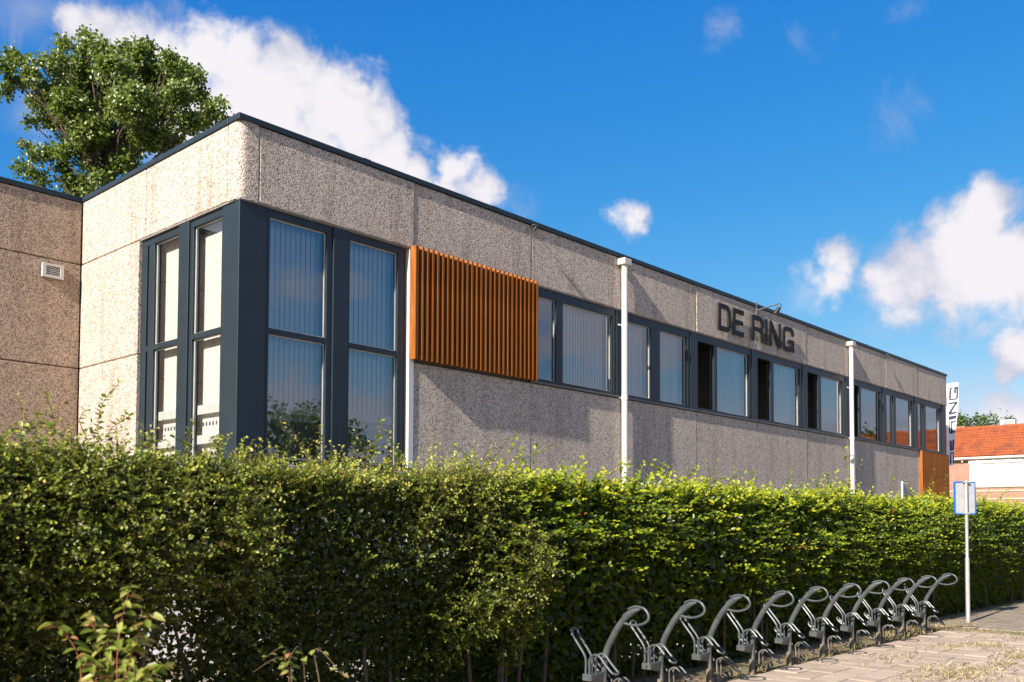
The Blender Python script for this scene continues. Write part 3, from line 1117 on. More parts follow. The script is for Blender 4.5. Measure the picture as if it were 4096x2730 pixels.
def make_stand():
    t = thing('bicycle_stand', (0, 0, 0), 'x', 'bicycle stand', 'bicycle stands in a row before the hedge')
    MB().tube([(0, .0, -.06), (0, 0, .30)], [.034, .031], 14).build('post', 'grey_green_enamel', t, smooth=True)
    arm = smooth_path([(0, 0, .27), (0, -.004, .377), (0, -.036, .523), (0, -.10, .645), (0, -.172, .756), (0, -.258, .852), (0, -.335, .912)], 4)
    m_ = MB().tube(arm, [.0315 - .002 * i / len(arm) for i in range(len(arm))], 14)
    a = m_.build('arm', 'grey_green_enamel', t, smooth=True)
    # flared saddle where the tube is cut along the ring
    MB().tube([(0, -.255, .862), (0, -.30, .893), (0, -.36, .925), (0, -.425, .945)], [.030, .032, .026, .010], 12).build('saddle', 'grey_green_enamel', a, smooth=True)
    ring = smooth_path([(0, -.292, .935), (0, -.345, .957), (0, -.40, .964), (0, -.475, .949), (0, -.518, .900), (0, -.515, .853), (0, -.468, .816), (0, -.39, .793), (0, -.31, .793), (0, -.235, .806)], 5)
    MB().tube(ring, .0125, 10).build('locking_ring', 'grey_green_enamel', t, smooth=True)
    tall = [(.05, .29), (.046, .40), (.048, .462), (.075, .517), (.155, .612), (.208, .674), (.224, .712)]
    short = [(.004, .29), (.004, .40), (.006, .445), (-.014, .487), (-.065, .512), (-.118, .499), (-.18, .437), (-.243, .38), (-.264, .364)]
    b = MB().quadbox([(-.225, -.03, .262), (-.03, -.012, .225), (-.03, .03, .225), (-.225, .078, .262), (-.225, -.03, .325), (-.012, -.028, .335), (-.012, .034, .335), (-.225, .078, .325)]).build('bracket', 'grey_green_enamel', t, bevel=.005)
    MB().tube(hoop(tall, -.205, -.115), .0115, 8).build('wheel_hoop', 'grey_green_enamel', t, smooth=True)
    MB().tube(hoop(short, -.205, -.115), .0115, 8).build('wheel_hoop', 'grey_green_enamel', t, smooth=True)
    tl = [(.034, -.03), (.032, .10), (.038, .160), (.066, .212), (.155, .292), (.242, .365), (.262, .392)]
    sh = [(-.020, -.03), (-.020, .13), (-.018, .195), (-.038, .232), (-.085, .252), (-.13, .240), (-.175, .198), (-.235, .152), (-.262, .132)]
    MB().tube(hoop(tl, .13, .21), .0115, 8).build('wheel_hoop', 'grey_green_enamel', t, smooth=True)
    MB().tube(hoop(sh, .13, .21), .0115, 8).build('wheel_hoop', 'grey_green_enamel', t, smooth=True)
    MB().box(.11, .23, -.03, .045, -.05, .055).build('foot_plate', 'grey_green_enamel', t, bevel=.005)
    MB().box(-.005, .12, -.012, .028, -.03, .035).build('foot_rail', 'grey_green_enamel', t)
    return t


st0 = make_stand()
ORD = ['nearest', 'second', 'third', 'fourth', 'fifth', 'sixth', 'seventh', 'eighth', 'ninth', 'last']
for k in range(10):
    if k == 0:
        s = st0
    else:
        s = st0.copy()
        COL.objects.link(s)
        for ch in [c for c in list(bpy.data.objects) if c.parent == st0]:
            c2 = ch.copy()
            COL.objects.link(c2)
            c2.parent = s
            for gch in [c for c in list(bpy.data.objects) if c.parent == ch]:
                g2 = gch.copy()
                COL.objects.link(g2)
                g2.parent = c2
    s.location = (1.29 + .964 * k, -4.41, 0)
    s.rotation_euler = (random.uniform(-.015, .015), random.uniform(-.02, .02), random.uniform(-.05, .05))
    s['label'] = {0: 'grey steel bicycle stand nearest the camera, cut by the bottom edge', 9: 'farthest grey bicycle stand, last of the row beside the parking sign post'}.get(
        k, f'{ORD[k]} grey ring-topped bicycle stand counted from the left end of the row')

# ------------------------------------------------------------------ sign seen from behind
sp_ = thing('traffic_sign', (12.25, -4.42, 0), 'rectangular traffic sign seen from behind, grey back with blue rim on steel post', 'sign')
MB().tube([(0, 0, -.05), (0, 0, 1.15)], .038, 16).build('lower_post', 'galvanised_steel', sp_, smooth=True)
MB().tube([(0, 0, 1.13), (0, 0, 1.16)], [.038, .030], 16).build('collar', 'galvanised_steel', sp_, smooth=True)
MB().tube([(0, 0, 1.15), (0, 0, 2.56)], .0285, 14).build('upper_post', 'galvanised_steel', sp_, smooth=True)
az = YAW + R(90) + R(-4)          # plate turned square to the street corner


def rrect(w, h, r_, n=5):
    out = []
    for cx, cy, a0 in ((w / 2 - r_, h / 2 - r_, 0), (-w / 2 + r_, h / 2 - r_, 90), (-w / 2 + r_, -h / 2 + r_, 180), (w / 2 - r_, -h / 2 + r_, 270)):
        out += arcp(cx, cy, r_, a0, a0 + 90, n)
    return out


def plate(outer, inner, d0, d1, mat, name):
    m_ = MB()
    k = len(outer)
    for lp, dd in ((outer, d0), (outer, d1), (inner, d0), (inner, d1)):
        m_.v += [(x, dd, z) for x, z in lp]
    if inner:
        for i in range(k):
            j = (i + 1) % k
            m_.f += [(i, j, 2 * k + j, 2 * k + i), (k + i, 3 * k + i, 3 * k + j, k + j), (i, k + i, k + j, j), (2 * k + i, 2 * k + j, 3 * k + j, 3 * k + i)]
    else:
        m_.f += [tuple(range(k)), tuple(range(2 * k - 1, k - 1, -1))] + [(i, k + i, k + (i + 1) % k, (i + 1) % k) for i in range(k)]
    return m_, mat, name


SZ = 2.245
for spec in (plate(rrect(.405, .60, .03), rrect(.365, .56, .016), -.004, .028, 'sign_blue', 'rim'), plate(rrect(.364, .559, .015), [], .008, .014, 'sign_back', 'back_plate')):
    o = spec[0].build(spec[2], spec[1], sp_)
    o.location = (0.033 * fw.x - .012, .033 * fw.y, SZ)
    o.rotation_euler = (0, 0, YAW - R(90) + R(3))
for z in (SZ + .285, SZ - .285):
    o = MB().box(-.055, .055, -.038, .03, -.014, .014).build('clamp', 'galvanised_steel', sp_, bevel=.004)
    o.location = (0, 0, z)
    o.rotation_euler = (0, 0, YAW - R(90) + R(3))

# ------------------------------------------------------------------ banner flag at the far corner
fl = thing('banner_flag', (27.62, .72, 0), 'white banner flag with vertical DE RING lettering at the far corner', 'flag')
MB().tube([(0, 0, 0), (0, 0, 6.75)], [.035, .022], 10).build('pole', 'white_enamel', fl, smooth=True)
frt = Vector((rt.x, rt.y, 0)).normalized()


def flagpt(a, z, off=0.0):
    """a: 0 at the pole .. 1 at the free edge; the cloth sags towards the foot"""
    zn = (z - 3.82) / 2.8
    w_ = .24 + .18 * max(0, min(1, zn)) ** 1.2
    lag = .03 * math.sin(zn * 7 + a * 3)
    p = frt * (.03 + a * w_) + Vector((frt.y, -frt.x, 0)) * (lag + .03 * math.sin(a * 4 + zn * 5) + off)
    return (p.x, p.y, z + .06 * a)


m_ = MB()
NA, NZ = 9, 40
for side in (0, .006):
    for i in range(NZ):
        for k in range(NA):
            m_.v.append(flagpt(k / (NA - 1), 3.80 + 2.82 * i / (NZ - 1), side))
for s_ in range(2):
    for i in range(NZ - 1):
        for k in range(NA - 1):
            b0 = s_ * NA * NZ + i * NA + k
            m_.f.append((b0, b0 + 1, b0 + NA + 1, b0 + NA))
m_.build('cloth', 'flag_cloth', fl, smooth=True)
zc_ = 3.84
for ch, w, gap in (('D', .40, .06), ('E', .36, .24), ('R', .42, .07), ('I', .10, .07), ('N', .40, .07), ('G', .44, 0)):
    loops = letter_loops(ch, w, .22, .055)
    me = letter_mesh(ch, w, .22, .058, .004, 'flag_ink')
    for v in me.vertices:
        a = .93 - v.co.y / .22 * .70
        q = flagpt(a, zc_ + v.co.x, .014 + v.co.z)
        v.co = q
    put('letter', me, fl)
    zc_ += w + gap

# ------------------------------------------------------------------ brick house across the street
HX = 64.0
hs = thing('brick_house', (HX, 0, 0), 'brick house with orange tile roof behind the hedge at right', 'house')
MB().box(0, 8, -46, 18, -.05, 6.44).build('wall', 'salmon_brick', hs)
for z in (4.20, 3.65):
    MB().box(-.05, .0, -46, 18, z, z + .10).build('stone_band', 'stone_band', hs)
rf = MB().quadbox([(-.35, -46.3, 6.60), (3.0, -46.3, 8.90), (3.0, 18.3, 8.90), (-.35, 18.3, 6.60), (-.35, -46.3, 6.66), (3.0, -46.3, 8.96), (3.0, 18.3, 8.96), (-.35, 18.3, 6.66)])
rf.quadbox([(3.002, -46.3, 8.90), (8.5, -46.3, 6.0), (8.5, 18.3, 6.0), (3.002, 18.3, 8.90), (3.002, -46.3, 8.96), (8.5, -46.3, 6.06), (8.5, 18.3, 6.06), (3.002, 18.3, 8.96)])
roof = rf.build('roof', 'clay_tile', hs)
ROWS, RP, TW = 11, .372, .235
sl_ = math.atan2(2.30, 3.35)


def tile_bm(m_, ox, oy, oz, jit=0.0):
    """an S-shaped pantile, thick, lapping the row below"""
    n = 6
    L_ = RP + .05
    base = len(m_.v)
    for t_ in (0, 1):
        for zz in (0, -.022):
            for i in range(n):
                yy = -TW / 2 + (TW + .012) * i / (n - 1)
                h = .028 * math.cos(2 * math.pi * (i / (n - 1)) * .98 + .6) + .055 - .035 * t_ + zz + jit
                m_.v.append((ox + math.cos(sl_) * L_ * t_ - math.sin(sl_) * h, oy + yy, oz + math.sin(sl_) * L_ * t_ + math.cos(sl_) * h))
    for i in range(n - 1):
        m_.f.append((base + i, base + i + 1, base + 2 * n + i + 1, base + 2 * n + i))
        m_.f.append((base + i, base + n + i, base + n + i + 1, base + i + 1))


one = MB()
tile_bm(one, 0, 0, 0)
tile_me = one.mesh('tile', 'clay_tile', smooth=True)
bulk = MB()
cnt = 0
ncol = int(64 / TW)
for c in range(ncol):
    y = 18.1 - c * TW
    for r_ in range(ROWS):
        ox = -.38 + math.cos(sl_) * RP * r_
        oz = 6.655 + math.sin(sl_) * RP * r_
        if 6.6 < y < 12.75 and cnt < 300:
            put('tile', tile_me, roof, (ox, y + random.uniform(-.008, .008), oz + random.uniform(-.004, .008)), (random.uniform(-.02, .02), random.uniform(-.02, .02), random.uniform(-.02, .02)))
            cnt += 1
        else:
            tile_bm(bulk, ox, y + random.uniform(-.008, .008), oz, random.uniform(-.004, .006))
o = bulk.build('roof_tiles_beyond', 'clay_tile', roof, smooth=True)
tag(o, kind='stuff')
for i in range(20):
    y = 18 - .42 * i - .1
    MB().tube([(2.98, y, 8.99), (2.98, y - .40, 8.975)], [.115, .10], 10).build('ridge_tile', 'clay_tile', roof, smooth=True)
MB().tube([(2.98, 9.5, 8.985), (2.98, -46, 8.985)], .10, 10).build('ridge', 'clay_tile', roof, smooth=True)
MB().box(-.46, -.30, -46.3, 18.3, 6.49, 6.60).build('gutter', 'white_enamel', hs, bevel=.02)
MB().box(-.30, 0, -46.2, 18.2, 6.44, 6.49).build('soffit', 'white_enamel', hs)
for i in range(24):
    y = 12.0 - i * 1.0
    MB().quadbox([(-.26, y - .03, 6.30), (-.002, y - .03, 6.22), (-.002, y + .03, 6.22), (-.26, y + .03, 6.30), (-.26, y - .03, 6.44), (-.002, y - .03, 6.44), (-.002, y + .03, 6.44), (-.26, y + .03, 6.44)]).build('gutter_bracket', 'white_enamel', hs)
for y0, y1 in ((7.13, 10.57), (1.5, 5.0), (-6, -2)):
    s_ = MB().box(-.20, -.003, y0 - .02, y1 + .02, 6.165, 6.405).build('roller_shutter', 'white_enamel', hs, bevel=.02)
    for i in range(16):
        z = 4.56 + i * .1
        MB().box(-.075, -.05, y0 + .04, y1 - .04, z + .004, z + .099).build('shutter_slat', 'white_enamel', s_, bevel=.004)
    MB().box(-.10, -.003, y1 - .04, y1, 4.56, 6.16).build('guide', 'white_enamel', s_)
    MB().box(-.10, -.003, y0, y0 + .04, 4.56, 6.16).build('guide', 'white_enamel', s_)
    MB().box(-.09, -.003, y0 - .1, y1 + .1, 4.49, 4.555).build('sill', 'stone_band', s_)
MB().tube([(-.06, 11.98, 1.0), (-.06, 11.98, 6.35)], .045, 10).build('downpipe', 'white_enamel', hs, smooth=True)
fu = MB().tube([(3.3, 11.55, 8.7), (3.3, 11.55, 9.20)], .085, 12).tube([(3.3, 11.55, 9.2), (3.3, 11.55, 9.3), (3.3, 11.55, 9.42), (3.3, 11.55, 9.52)], [.085, .13, .13, .06], 12)
fu.build('flue', 'black_plastic', hs, smooth=True)
MB().box(3.2, 3.75, 11.8, 12.5, 8.5, 9.18).build('chimney', 'salmon_brick', hs)

ac = thing('air_conditioner', (HX + 3.6, 9.0, 8.75), 'white air conditioning unit standing behind the orange roof ridge', 'air conditioner')
MB().box(-.28, .28, -.50, .46, .0, .70).build('casing', 'white_enamel', ac, bevel=.015)
gg = MB().box(-.30, -.282, -.46, .24, .06, .64).build('grille', 'grey_metal', ac)
for i in range(9):
    MB().box(-.312, -.301, -.44, .22, .09 + i * .06, .105 + i * .06).build('grille_bar', 'white_enamel', gg)
MB().box(-.30, .30, -.4, -.34, -.3, -.002).box(-.30, .30, .3, .36, -.3, -.002).build('foot', 'grey_metal', ac)

# ------------------------------------------------------------------ trees


def foliage(centres, radii, per, size, mat, name, parent, clump=.32, seed=1, up_bias=.3, flatten=.85):
    """leaves in many small clumps spread through each lobe"""
    r_ = np.random.default_rng(seed)
    P, D, Nn, T, A, B = [], [], [], [], [], []
    for c, rad_ in zip(centres, radii):
        nc = max(4, int(per * rad_ ** 2))
        q = unit(r_.normal(size=(nc, 3))) * (rad_ * (r_.uniform(.15, 1, (nc, 1)) ** .45))
        q[:, 2] *= flatten
        cc = np.array(c)[None] + q
        m = 26
        cl = np.repeat(cc, m, 0) + r_.normal(size=(nc * m, 3)) * clump * np.array([[.55, .55, .45]])
        P.append(cl)
        out = np.repeat(unit(q), m, 0)
        D.append(unit(r_.normal(size=(nc * m, 3)) + out * .6 + np.array([[0, 0, -.25]])))
        Nn.append(unit(r_.normal(size=(nc * m, 3)) + np.array([[-.45, -.1, up_bias]]) + out * .5))
        T.append(np.clip(np.repeat(r_.uniform(.1, .8, nc), m) + r_.normal(size=nc * m) * .16, 0, 1))
        A.append(np.repeat(np.array(c)[None], nc, 0))
        B.append(cc)
    P, D, Nn, T = map(np.concatenate, (P, D, Nn, T))
    k = len(P)
    L_ = size * r_.uniform(.7, 1.25, k)
    o = put(name, leaf_mesh(name, mat, P, D, Nn, L_, L_ * .85, T), parent)
    tag(o, kind='stuff')
    A, B = np.concatenate(A), np.concatenate(B)
    pick = r_.random(len(A)) < .5
    v, q = twig_arrays(A[pick], B[pick], np.full(pick.sum(), size * .12))
    put('twigs', np_mesh('twigs', v, q, 'bark'), parent)['kind'] = 'stuff'
    return o


def limb(m_, a, b, r0, r1, seed, n=6):
    r_ = random.Random(seed)
    a, b = Vector(a), Vector(b)
    L_ = (b - a).length
    pts = [a + (b - a) * (i / n) + Vector((r_.uniform(-1, 1), r_.uniform(-1, 1), r_.uniform(-.4, .8))) * L_ * .045 * math.sin(math.pi * i / n) for i in range(n + 1)]
    m_.tube(pts, [r0 + (r1 - r0) * i / n for i in range(n + 1)], 8)
    return pts


# tall tree behind the corner: lobes as they stand in the photograph, spread in depth
TD = 27.0
lobes = [(650, 330, 85, 0), (560, 330, 80, .5), (540, 250, 40, .2), (410, 290, 45, -.4), (350, 400, 95, -1), (250, 380, 40, -1.2), (120, 390, 55, -.8), (60, 430, 50, -1), (180, 470, 70, -1.2), (40, 540, 38, -.8), (110, 520, 60, -.6),
         (480, 450, 150, .8), (700, 450, 150, -.6), (880, 400, 130, .5), (900, 320, 55, .2), (790, 300, 36, 1.0), (1070, 400, 75, -.4), (1140, 450, 70, .4), (1210, 480, 55, -.2), (1000, 520, 150, 1.0), (1130, 600, 120, -1),
         (330, 560, 120, -.5), (260, 650, 95, .6), (430, 650, 150, -1.2), (620, 640, 190, 1.5), (820, 660, 190, -1.4), (1000, 720, 150, .3), (1260, 620, 55, .3), (1340, 690, 70, 0), (1290, 760, 85, .4), (1180, 760, 90, -.6),
         (330, 730, 75, 0), (400, 800, 95, .3), (560, 820, 160, -.9), (760, 860, 170, .7), (950, 880, 140, -.4), (1080, 880, 90, .2), (450, 960, 90, -.8), (620, 1010, 130, .4), (800, 1030, 120, -.3), (600, 1130, 110, -.5), (450, 1150, 90, .2), (520, 1220, 90, .3),
         (150, 920, 38, -.2), (230, 960, 62, -.5), (330, 960, 70, -.3), (130, 1060, 50, 0), (220, 1090, 60, .2), (270, 1150, 45, .2), (370, 1050, 55, 0), (180, 760, 30, 0), (230, 750, 40, .2)]
lobes += [(545, 215, 22, .2), (540, 285, 30, .2), (395, 265, 24, -.3), (640, 300, 34, .1), (880, 285, 30, .2), (940, 300, 24, .4), (1065, 345, 26, -.3), (1140, 395, 26, .3), (1205, 445, 28, 0), (1245, 480, 22, 0), (790, 285, 24, .9), (700, 370, 40, .2), (75, 350, 24, -.8), (110, 345, 26, -.8), (15, 395, 24, -1), (35, 575, 20, -.8), (1375, 650, 24, 0), (1400, 735, 22, .2), (1270, 575, 26, .2)]
cen, rr = [], []
for x, y, r_, dd in lobes:
    D_ = TD + dd * 1.0
    c = CAM + ray(x / 1.5687, y / 1.5687) * D_
    cen.append(tuple(c))
    rr.append(r_ / 1.5687 / FPX * D_ * .74)
tb = CAM + ray(430, 700) * TD
tree = thing('poplar_tree', (tb.x, tb.y, 0), 'tall leafy green poplar rising behind the left roof edge', 'tree')
off = Vector((tb.x, tb.y, 0))
cen = [tuple(Vector(c) - off) for c in cen]
m_ = MB()
m_.tube([(0, 0, -.1), (.05, .05, 3), (-.05, 0, 6), (0, .1, 9), (.1, 0, 11), (0, 0, 13)], [.42, .33, .26, .17, .10, .04], 12)
m_.build('trunk', 'bark', tree, smooth=True)
m_ = MB()
for i, (c, r_) in enumerate(zip(cen, rr)):
    if r_ > .35 or i % 2 == 0:
        z0 = max(5.5, min(11.5, c[2] - 1.2 - .55 * math.hypot(c[0], c[1])))
        limb(m_, (0, 0, z0), c, .045, .012, i)
m_.build('branches', 'bark', tree, smooth=True)
foliage(cen, rr, 235, .10, 'poplar_leaf', 'crown', tree, .20, 3)


def simple_tree(name, base, height, spread, label, seed, n=9, size=.22, per=9, mat='tree_leaf', low=.32):
    r_ = random.Random(seed)
    t = thing(name, base, label, 'tree', 'trees across the street')
    cs, rs = [], []
    for i in range(n):
        a, h = r_.uniform(0, 6.28), r_.uniform(low, .88)
        q = spread * (1 - abs(h - .55) * 1.0) * r_.uniform(.35, .75)
        cs.append((q * math.cos(a), q * math.sin(a), height * h))
        rs.append(spread * r_.uniform(.32, .5))
    cs.append((0, 0, height * .86))
    rs.append(height * .14)
    m_ = MB().tube([(0, 0, -.1), (.04, 0, height * .4), (0, .05, height * .8)], [height * .022, height * .017, height * .006], 9)
    m_.build('trunk', 'bark', t, smooth=True)
    m_ = MB()
    for i, c in enumerate(cs):
        limb(m_, (0, 0, min(c[2] * .8, height * (.25 + .04 * i))), c, height * .008, height * .002, seed + i)
    m_.build('branches', 'bark', t, smooth=True)
    foliage(cs, rs, per, size, mat, 'crown', t, size * 2.2, seed)
    return t


simple_tree('garden_tree', (82, 13.8, 0), 12.0, 3.4, 'broad green tree rising behind the orange roof beside the white flag', 21, 11, .20, 14)
simple_tree('garden_tree', (84, 17.2, 0), 12.4, 3.2, 'green tree behind the flue pipe, half hidden by the flag', 22, 9, .20, 12)
simple_tree('garden_tree', (90, 8.6, 0), 12.4, 2.6, 'green treetop just showing above the ridge at the right edge', 23, 8, .20, 11)
simple_tree('street_tree', (15.5, -21, 0), 6.6, 3.6, 'round tree mirrored in the first corner window', 31, 12, .18, 12, low=.25)
simple_tree('street_tree', (21, -19, 0), 6.2, 3.0, 'round tree mirrored in the second corner window', 32, 11, .18, 12, low=.25)
simple_tree('street_tree', (55, -15, 0), 8.4, 3.2, 'green tree mirrored in the far window band', 33, 11, .22, 11, low=.3)

# ------------------------------------------------------------------ hedges
HF, HB, HT = -4.14, -3.10, 2.12                # face, back, top


def hedge(name, label, x0, x1, mat, seed, dens, nleaf, lsize, lwid, shoot, flat, clumpy, core, top_d, far_x=1e9, holes=None):
    r_ = np.random.default_rng(seed)
    h = thing(name, ((x0 + x1) / 2, (HF + HB) / 2, 0), label, 'hedge')
    off = np.array([[(x0 + x1) / 2, (HF + HB) / 2, 0]])
    parts = []

    def keep_holes(x, z):
        k = np.ones(len(x), bool)
        for hx, hz, hrx, hrz, fr in holes or []:
            ins = ((x - hx) / hrx) ** 2 + ((z - hz) / hrz) ** 2 < 1
            k &= ~(ins & (r_.random(len(x)) < fr))
        return k
    # --- shoots standing out of the face
    ns_ = int((x1 - x0) * HT * dens)
    x = r_.uniform(x0, x1, ns_)
    z = r_.uniform(.06, HT, ns_)
    if far_x < x1:
        k = (x < far_x) | (r_.random(ns_) < .55)
        x, z = x[k], z[k]
    w_ = wave(x, z * 1.3, seed)
    pk = np.clip(.66 + clumpy * w_ * 1.1, .16, 1) if flat else np.clip(.08 + .95 * np.clip((w_ + .28 + .5 * np.clip((z - 1.5) / .5, 0, 1)) / .62, 0, 1) ** 1.5, 0, 1)
    k = (r_.random(len(x)) < pk) & keep_holes(x, z)
    x, z, w_ = x[k], z[k], w_[k]
    foot = np.clip((.5 - z) / .5, 0, 1)
    shoulder = np.clip((z - 1.45) / .67, 0, 1) ** 2 * .30 + np.clip(1.5 - z, 0, 2) * (.26 if flat else .34)
    y = HF + .22 - clumpy * (.16 if flat else .40) * np.clip(w_, -.6, .55) + r_.uniform(-.05, .22, len(x)) + foot * .10 + shoulder + (.12 if flat else -.05)
    sd_ = unit(np.stack([r_.normal(0, .75, len(x)), -np.abs(r_.normal(.95, .35, len(x))), r_.normal(.14 if flat else .22, .16 if flat else .55, len(x))], 1))
    ln = shoot * r_.uniform(.55, 1.25, len(x)) * np.clip(.30 + .75 * (z - .25) / 1.1, .32, 1)
    parts.append((np.stack([x, y, z], 1), sd_, ln, np.zeros(len(x))))
    # --- shoots out of the top
    nt = int((x1 - x0) * (HB - HF) * top_d)
    x = r_.uniform(x0, x1, nt)
    y = r_.uniform(HF + .30, HB, nt)
    z = HT - .12 + .05 * wave(x, y, seed + 3) + r_.uniform(-.16, .08, nt)
    sd_ = unit(np.stack([r_.normal(0, .6, nt), r_.normal(-.25, .5, nt), np.abs(r_.normal(.75, .3, nt))], 1))
    ln = min(shoot, .33) * r_.uniform(.35, .95, nt) * (1 + 1.0 * (r_.random(nt) < .10)) * np.clip(1 + .55 * wave(x * 1.7, y * 0, seed + 8), .45, 1.9)
    parts.append((np.stack([x, y, z], 1), sd_, ln, np.ones(nt)))
    # --- back face, so that the hedge is whole from both sides
    nb = int((x1 - x0) * HT * dens * .22)
    x = r_.uniform(x0, x1, nb)
    z = r_.uniform(.06, HT, nb)
    k = keep_holes(x, z)
    x, z = x[k], z[k]
    sd_ = unit(np.stack([r_.normal(0, .7, len(x)), np.abs(r_.normal(.9, .35, len(x))), r_.normal(.2, .4, len(x))], 1))
    parts.append((np.stack([x, np.full(len(x), HB - .15), z], 1), sd_, shoot * r_.uniform(.5, 1.1, len(x)), np.zeros(len(x))))
    root, sd_, ln, is_top = [np.concatenate(a) for a in zip(*parts)]
    n = len(root)
    # leaves along each shoot, alternating left and right
    fr = (np.arange(nleaf)[None] + r_.uniform(.1, .9, (n, nleaf))) / nleaf
    sag = -.10 * (fr ** 2)[..., None] * ln[:, None, None] * np.array([0, 0, 1.])
    pos = root[:, None] + sd_[:, None] * (fr * ln[:, None])[..., None] + sag
    side = np.where((np.arange(nleaf) % 2)[None, :, None] == 0, 1., -1.)
    pl = np.tile(np.array([-.38, -.34, 1.]), (n, 1)) + r_.normal(0, .20 if flat else .7, (n, 3))
    pl = unit(pl)
    sid = unit(np.cross(pl, sd_))
    ld = sd_[:, None] * r_.uniform(.35, 1.0, (n, nleaf, 1)) + sid[:, None] * side * r_.uniform(.5, 1.1, (n, nleaf, 1)) + r_.normal(0, .22, (n, nleaf, 3))
    ln_n = pl[:, None] + r_.normal(0, .30 if flat else .65, (n, nleaf, 3))
    young_lit = np.clip(.14 + .52 * fr ** 1.6 + .24 * is_top[:, None] + .12 * np.clip((root[:, 2:3] - .8) / 1.2, 0, 1) + r_.normal(0, .16, (n, nleaf)) + r_.normal(0, .10, (n, 1)), .02, .93)  # shoot tips and top paler, bases darker: young growth plus painted light
    brown = r_.random(n) < .006
    young_lit[brown] = r_.uniform(.96, 1, (brown.sum(), nleaf))
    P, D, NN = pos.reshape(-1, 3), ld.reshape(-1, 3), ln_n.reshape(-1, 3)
    T = young_lit.reshape(-1)
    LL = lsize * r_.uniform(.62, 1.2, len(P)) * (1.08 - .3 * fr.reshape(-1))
    # --- older leaves deep inside, tinted darker to paint the inner shade
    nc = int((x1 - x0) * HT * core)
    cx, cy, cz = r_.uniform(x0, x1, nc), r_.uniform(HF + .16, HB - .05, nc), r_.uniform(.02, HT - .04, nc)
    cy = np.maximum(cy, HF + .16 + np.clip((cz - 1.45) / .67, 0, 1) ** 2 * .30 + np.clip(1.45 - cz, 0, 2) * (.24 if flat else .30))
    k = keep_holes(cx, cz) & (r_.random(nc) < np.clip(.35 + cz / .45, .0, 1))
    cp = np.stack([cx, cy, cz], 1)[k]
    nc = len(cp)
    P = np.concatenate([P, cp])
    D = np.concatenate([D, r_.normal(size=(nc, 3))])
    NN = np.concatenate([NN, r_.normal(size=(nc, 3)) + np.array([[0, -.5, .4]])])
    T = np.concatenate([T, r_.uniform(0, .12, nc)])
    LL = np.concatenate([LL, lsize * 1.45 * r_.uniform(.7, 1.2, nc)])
    P = P - off
    # the 300 leaves nearest to the camera that stand clear of the face are single leaves; the rest are one mass
    key = np.where(np.arange(len(P)) < n * nleaf, np.linalg.norm(P + off - np.array([[*CAM]]), axis=1) / np.maximum(LL, .01), 1e9)
    vis = (P[:, 2] > .25) & ((P + off)[:, 0] > (-3.9 if x0 < 0 else x0))
    key = np.where(vis & ((P + off)[:, 1] < HF + .10), key, 1e9)
    single = np.argsort(key)[:300]
    mask = np.ones(len(P), bool)
    mask[single] = False
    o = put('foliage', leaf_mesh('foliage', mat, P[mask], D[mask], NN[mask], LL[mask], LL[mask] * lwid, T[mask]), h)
    tag(o, kind='stuff')
    tm = {}
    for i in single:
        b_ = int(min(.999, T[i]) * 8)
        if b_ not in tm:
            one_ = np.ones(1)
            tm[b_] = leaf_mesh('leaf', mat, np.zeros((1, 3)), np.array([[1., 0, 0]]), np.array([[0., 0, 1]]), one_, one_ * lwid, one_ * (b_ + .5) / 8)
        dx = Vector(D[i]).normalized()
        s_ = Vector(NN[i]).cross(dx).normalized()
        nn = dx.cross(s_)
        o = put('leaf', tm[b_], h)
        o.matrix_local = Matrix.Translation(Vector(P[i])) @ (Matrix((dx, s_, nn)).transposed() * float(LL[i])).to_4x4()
    v, q = twig_arrays(root - off, root + sd_ * (ln * .93)[:, None] + np.array([[0, 0, -.08]]) * ln[:, None] - off, np.full(n, .0028))
    tag(put('twigs', np_mesh('twigs', v, q, 'twig_bark'), h), kind='stuff')
    # stems from the ground
    m_ = MB()
    q_ = random.Random(seed)
    for i in range(int((x1 - x0) * 3)):
        x_ = q_.uniform(x0, x1) - off[0, 0]
        y_ = q_.uniform(-.22, .22)
        hh = q_.uniform(1.2, 1.95)
        m_.tube([(x_, y_, -.05), (x_ + q_.uniform(-.1, .1), y_ + q_.uniform(-.06, .06), hh * .5), (x_ + q_.uniform(-.2, .2), y_ + q_.uniform(-.2, .2), hh)], [.022, .016, .006], 6)
    tag(m_.build('stems', 'bark', h, smooth=True), kind='stuff')
    return h


def long_shoots(h, mat, lst, lsize, lwid, seed, twig='twig_bark'):
    """single long shoots that stand clear above the clipped top"""
    r_ = np.random.default_rng(seed)
    P, D, NN, T, A, B = [], [], [], [], [], []
    for (bx, by, bz), (tx, ty, tz), n in lst:
        a, b = np.array([bx, by, bz]), np.array([tx, ty, tz])
        prev = a
        for i in range(n):
            f = (i + .7) / n
            c = a + (b - a) * f + np.array([.03 * math.sin(f * 5 + bx * 7), .02, 0])
            A.append(prev)
            B.append(c)
            prev = c
            for s_ in (-1, 1):
                if r_.random() < .85:
                    P.append(c)
                    D.append(r_.normal(0, .35, 3) + np.array([s_ * .9, -.2, .45]))
                    NN.append(r_.normal(0, .4, 3) + np.array([0, -.4, .8]))
                    T.append(np.clip(.55 + .3 * f + r_.normal(0, .1), 0, .94))
    off = np.array(h.location)[None]
    P = np.array(P) - off
    L_ = lsize * r_.uniform(.7, 1.2, len(P))
    tag(put('shoot_leaves', leaf_mesh('shoot_leaves', mat, P, np.array(D), np.array(NN), L_, L_ * lwid, np.array(T)), h), kind='stuff')
    v, q = twig_arrays(np.array(A) - off, np.array(B) - off, np.full(len(A), .004))
    tag(put('shoot_twigs', np_mesh('shoot_twigs', v, q, twig), h), kind='stuff')


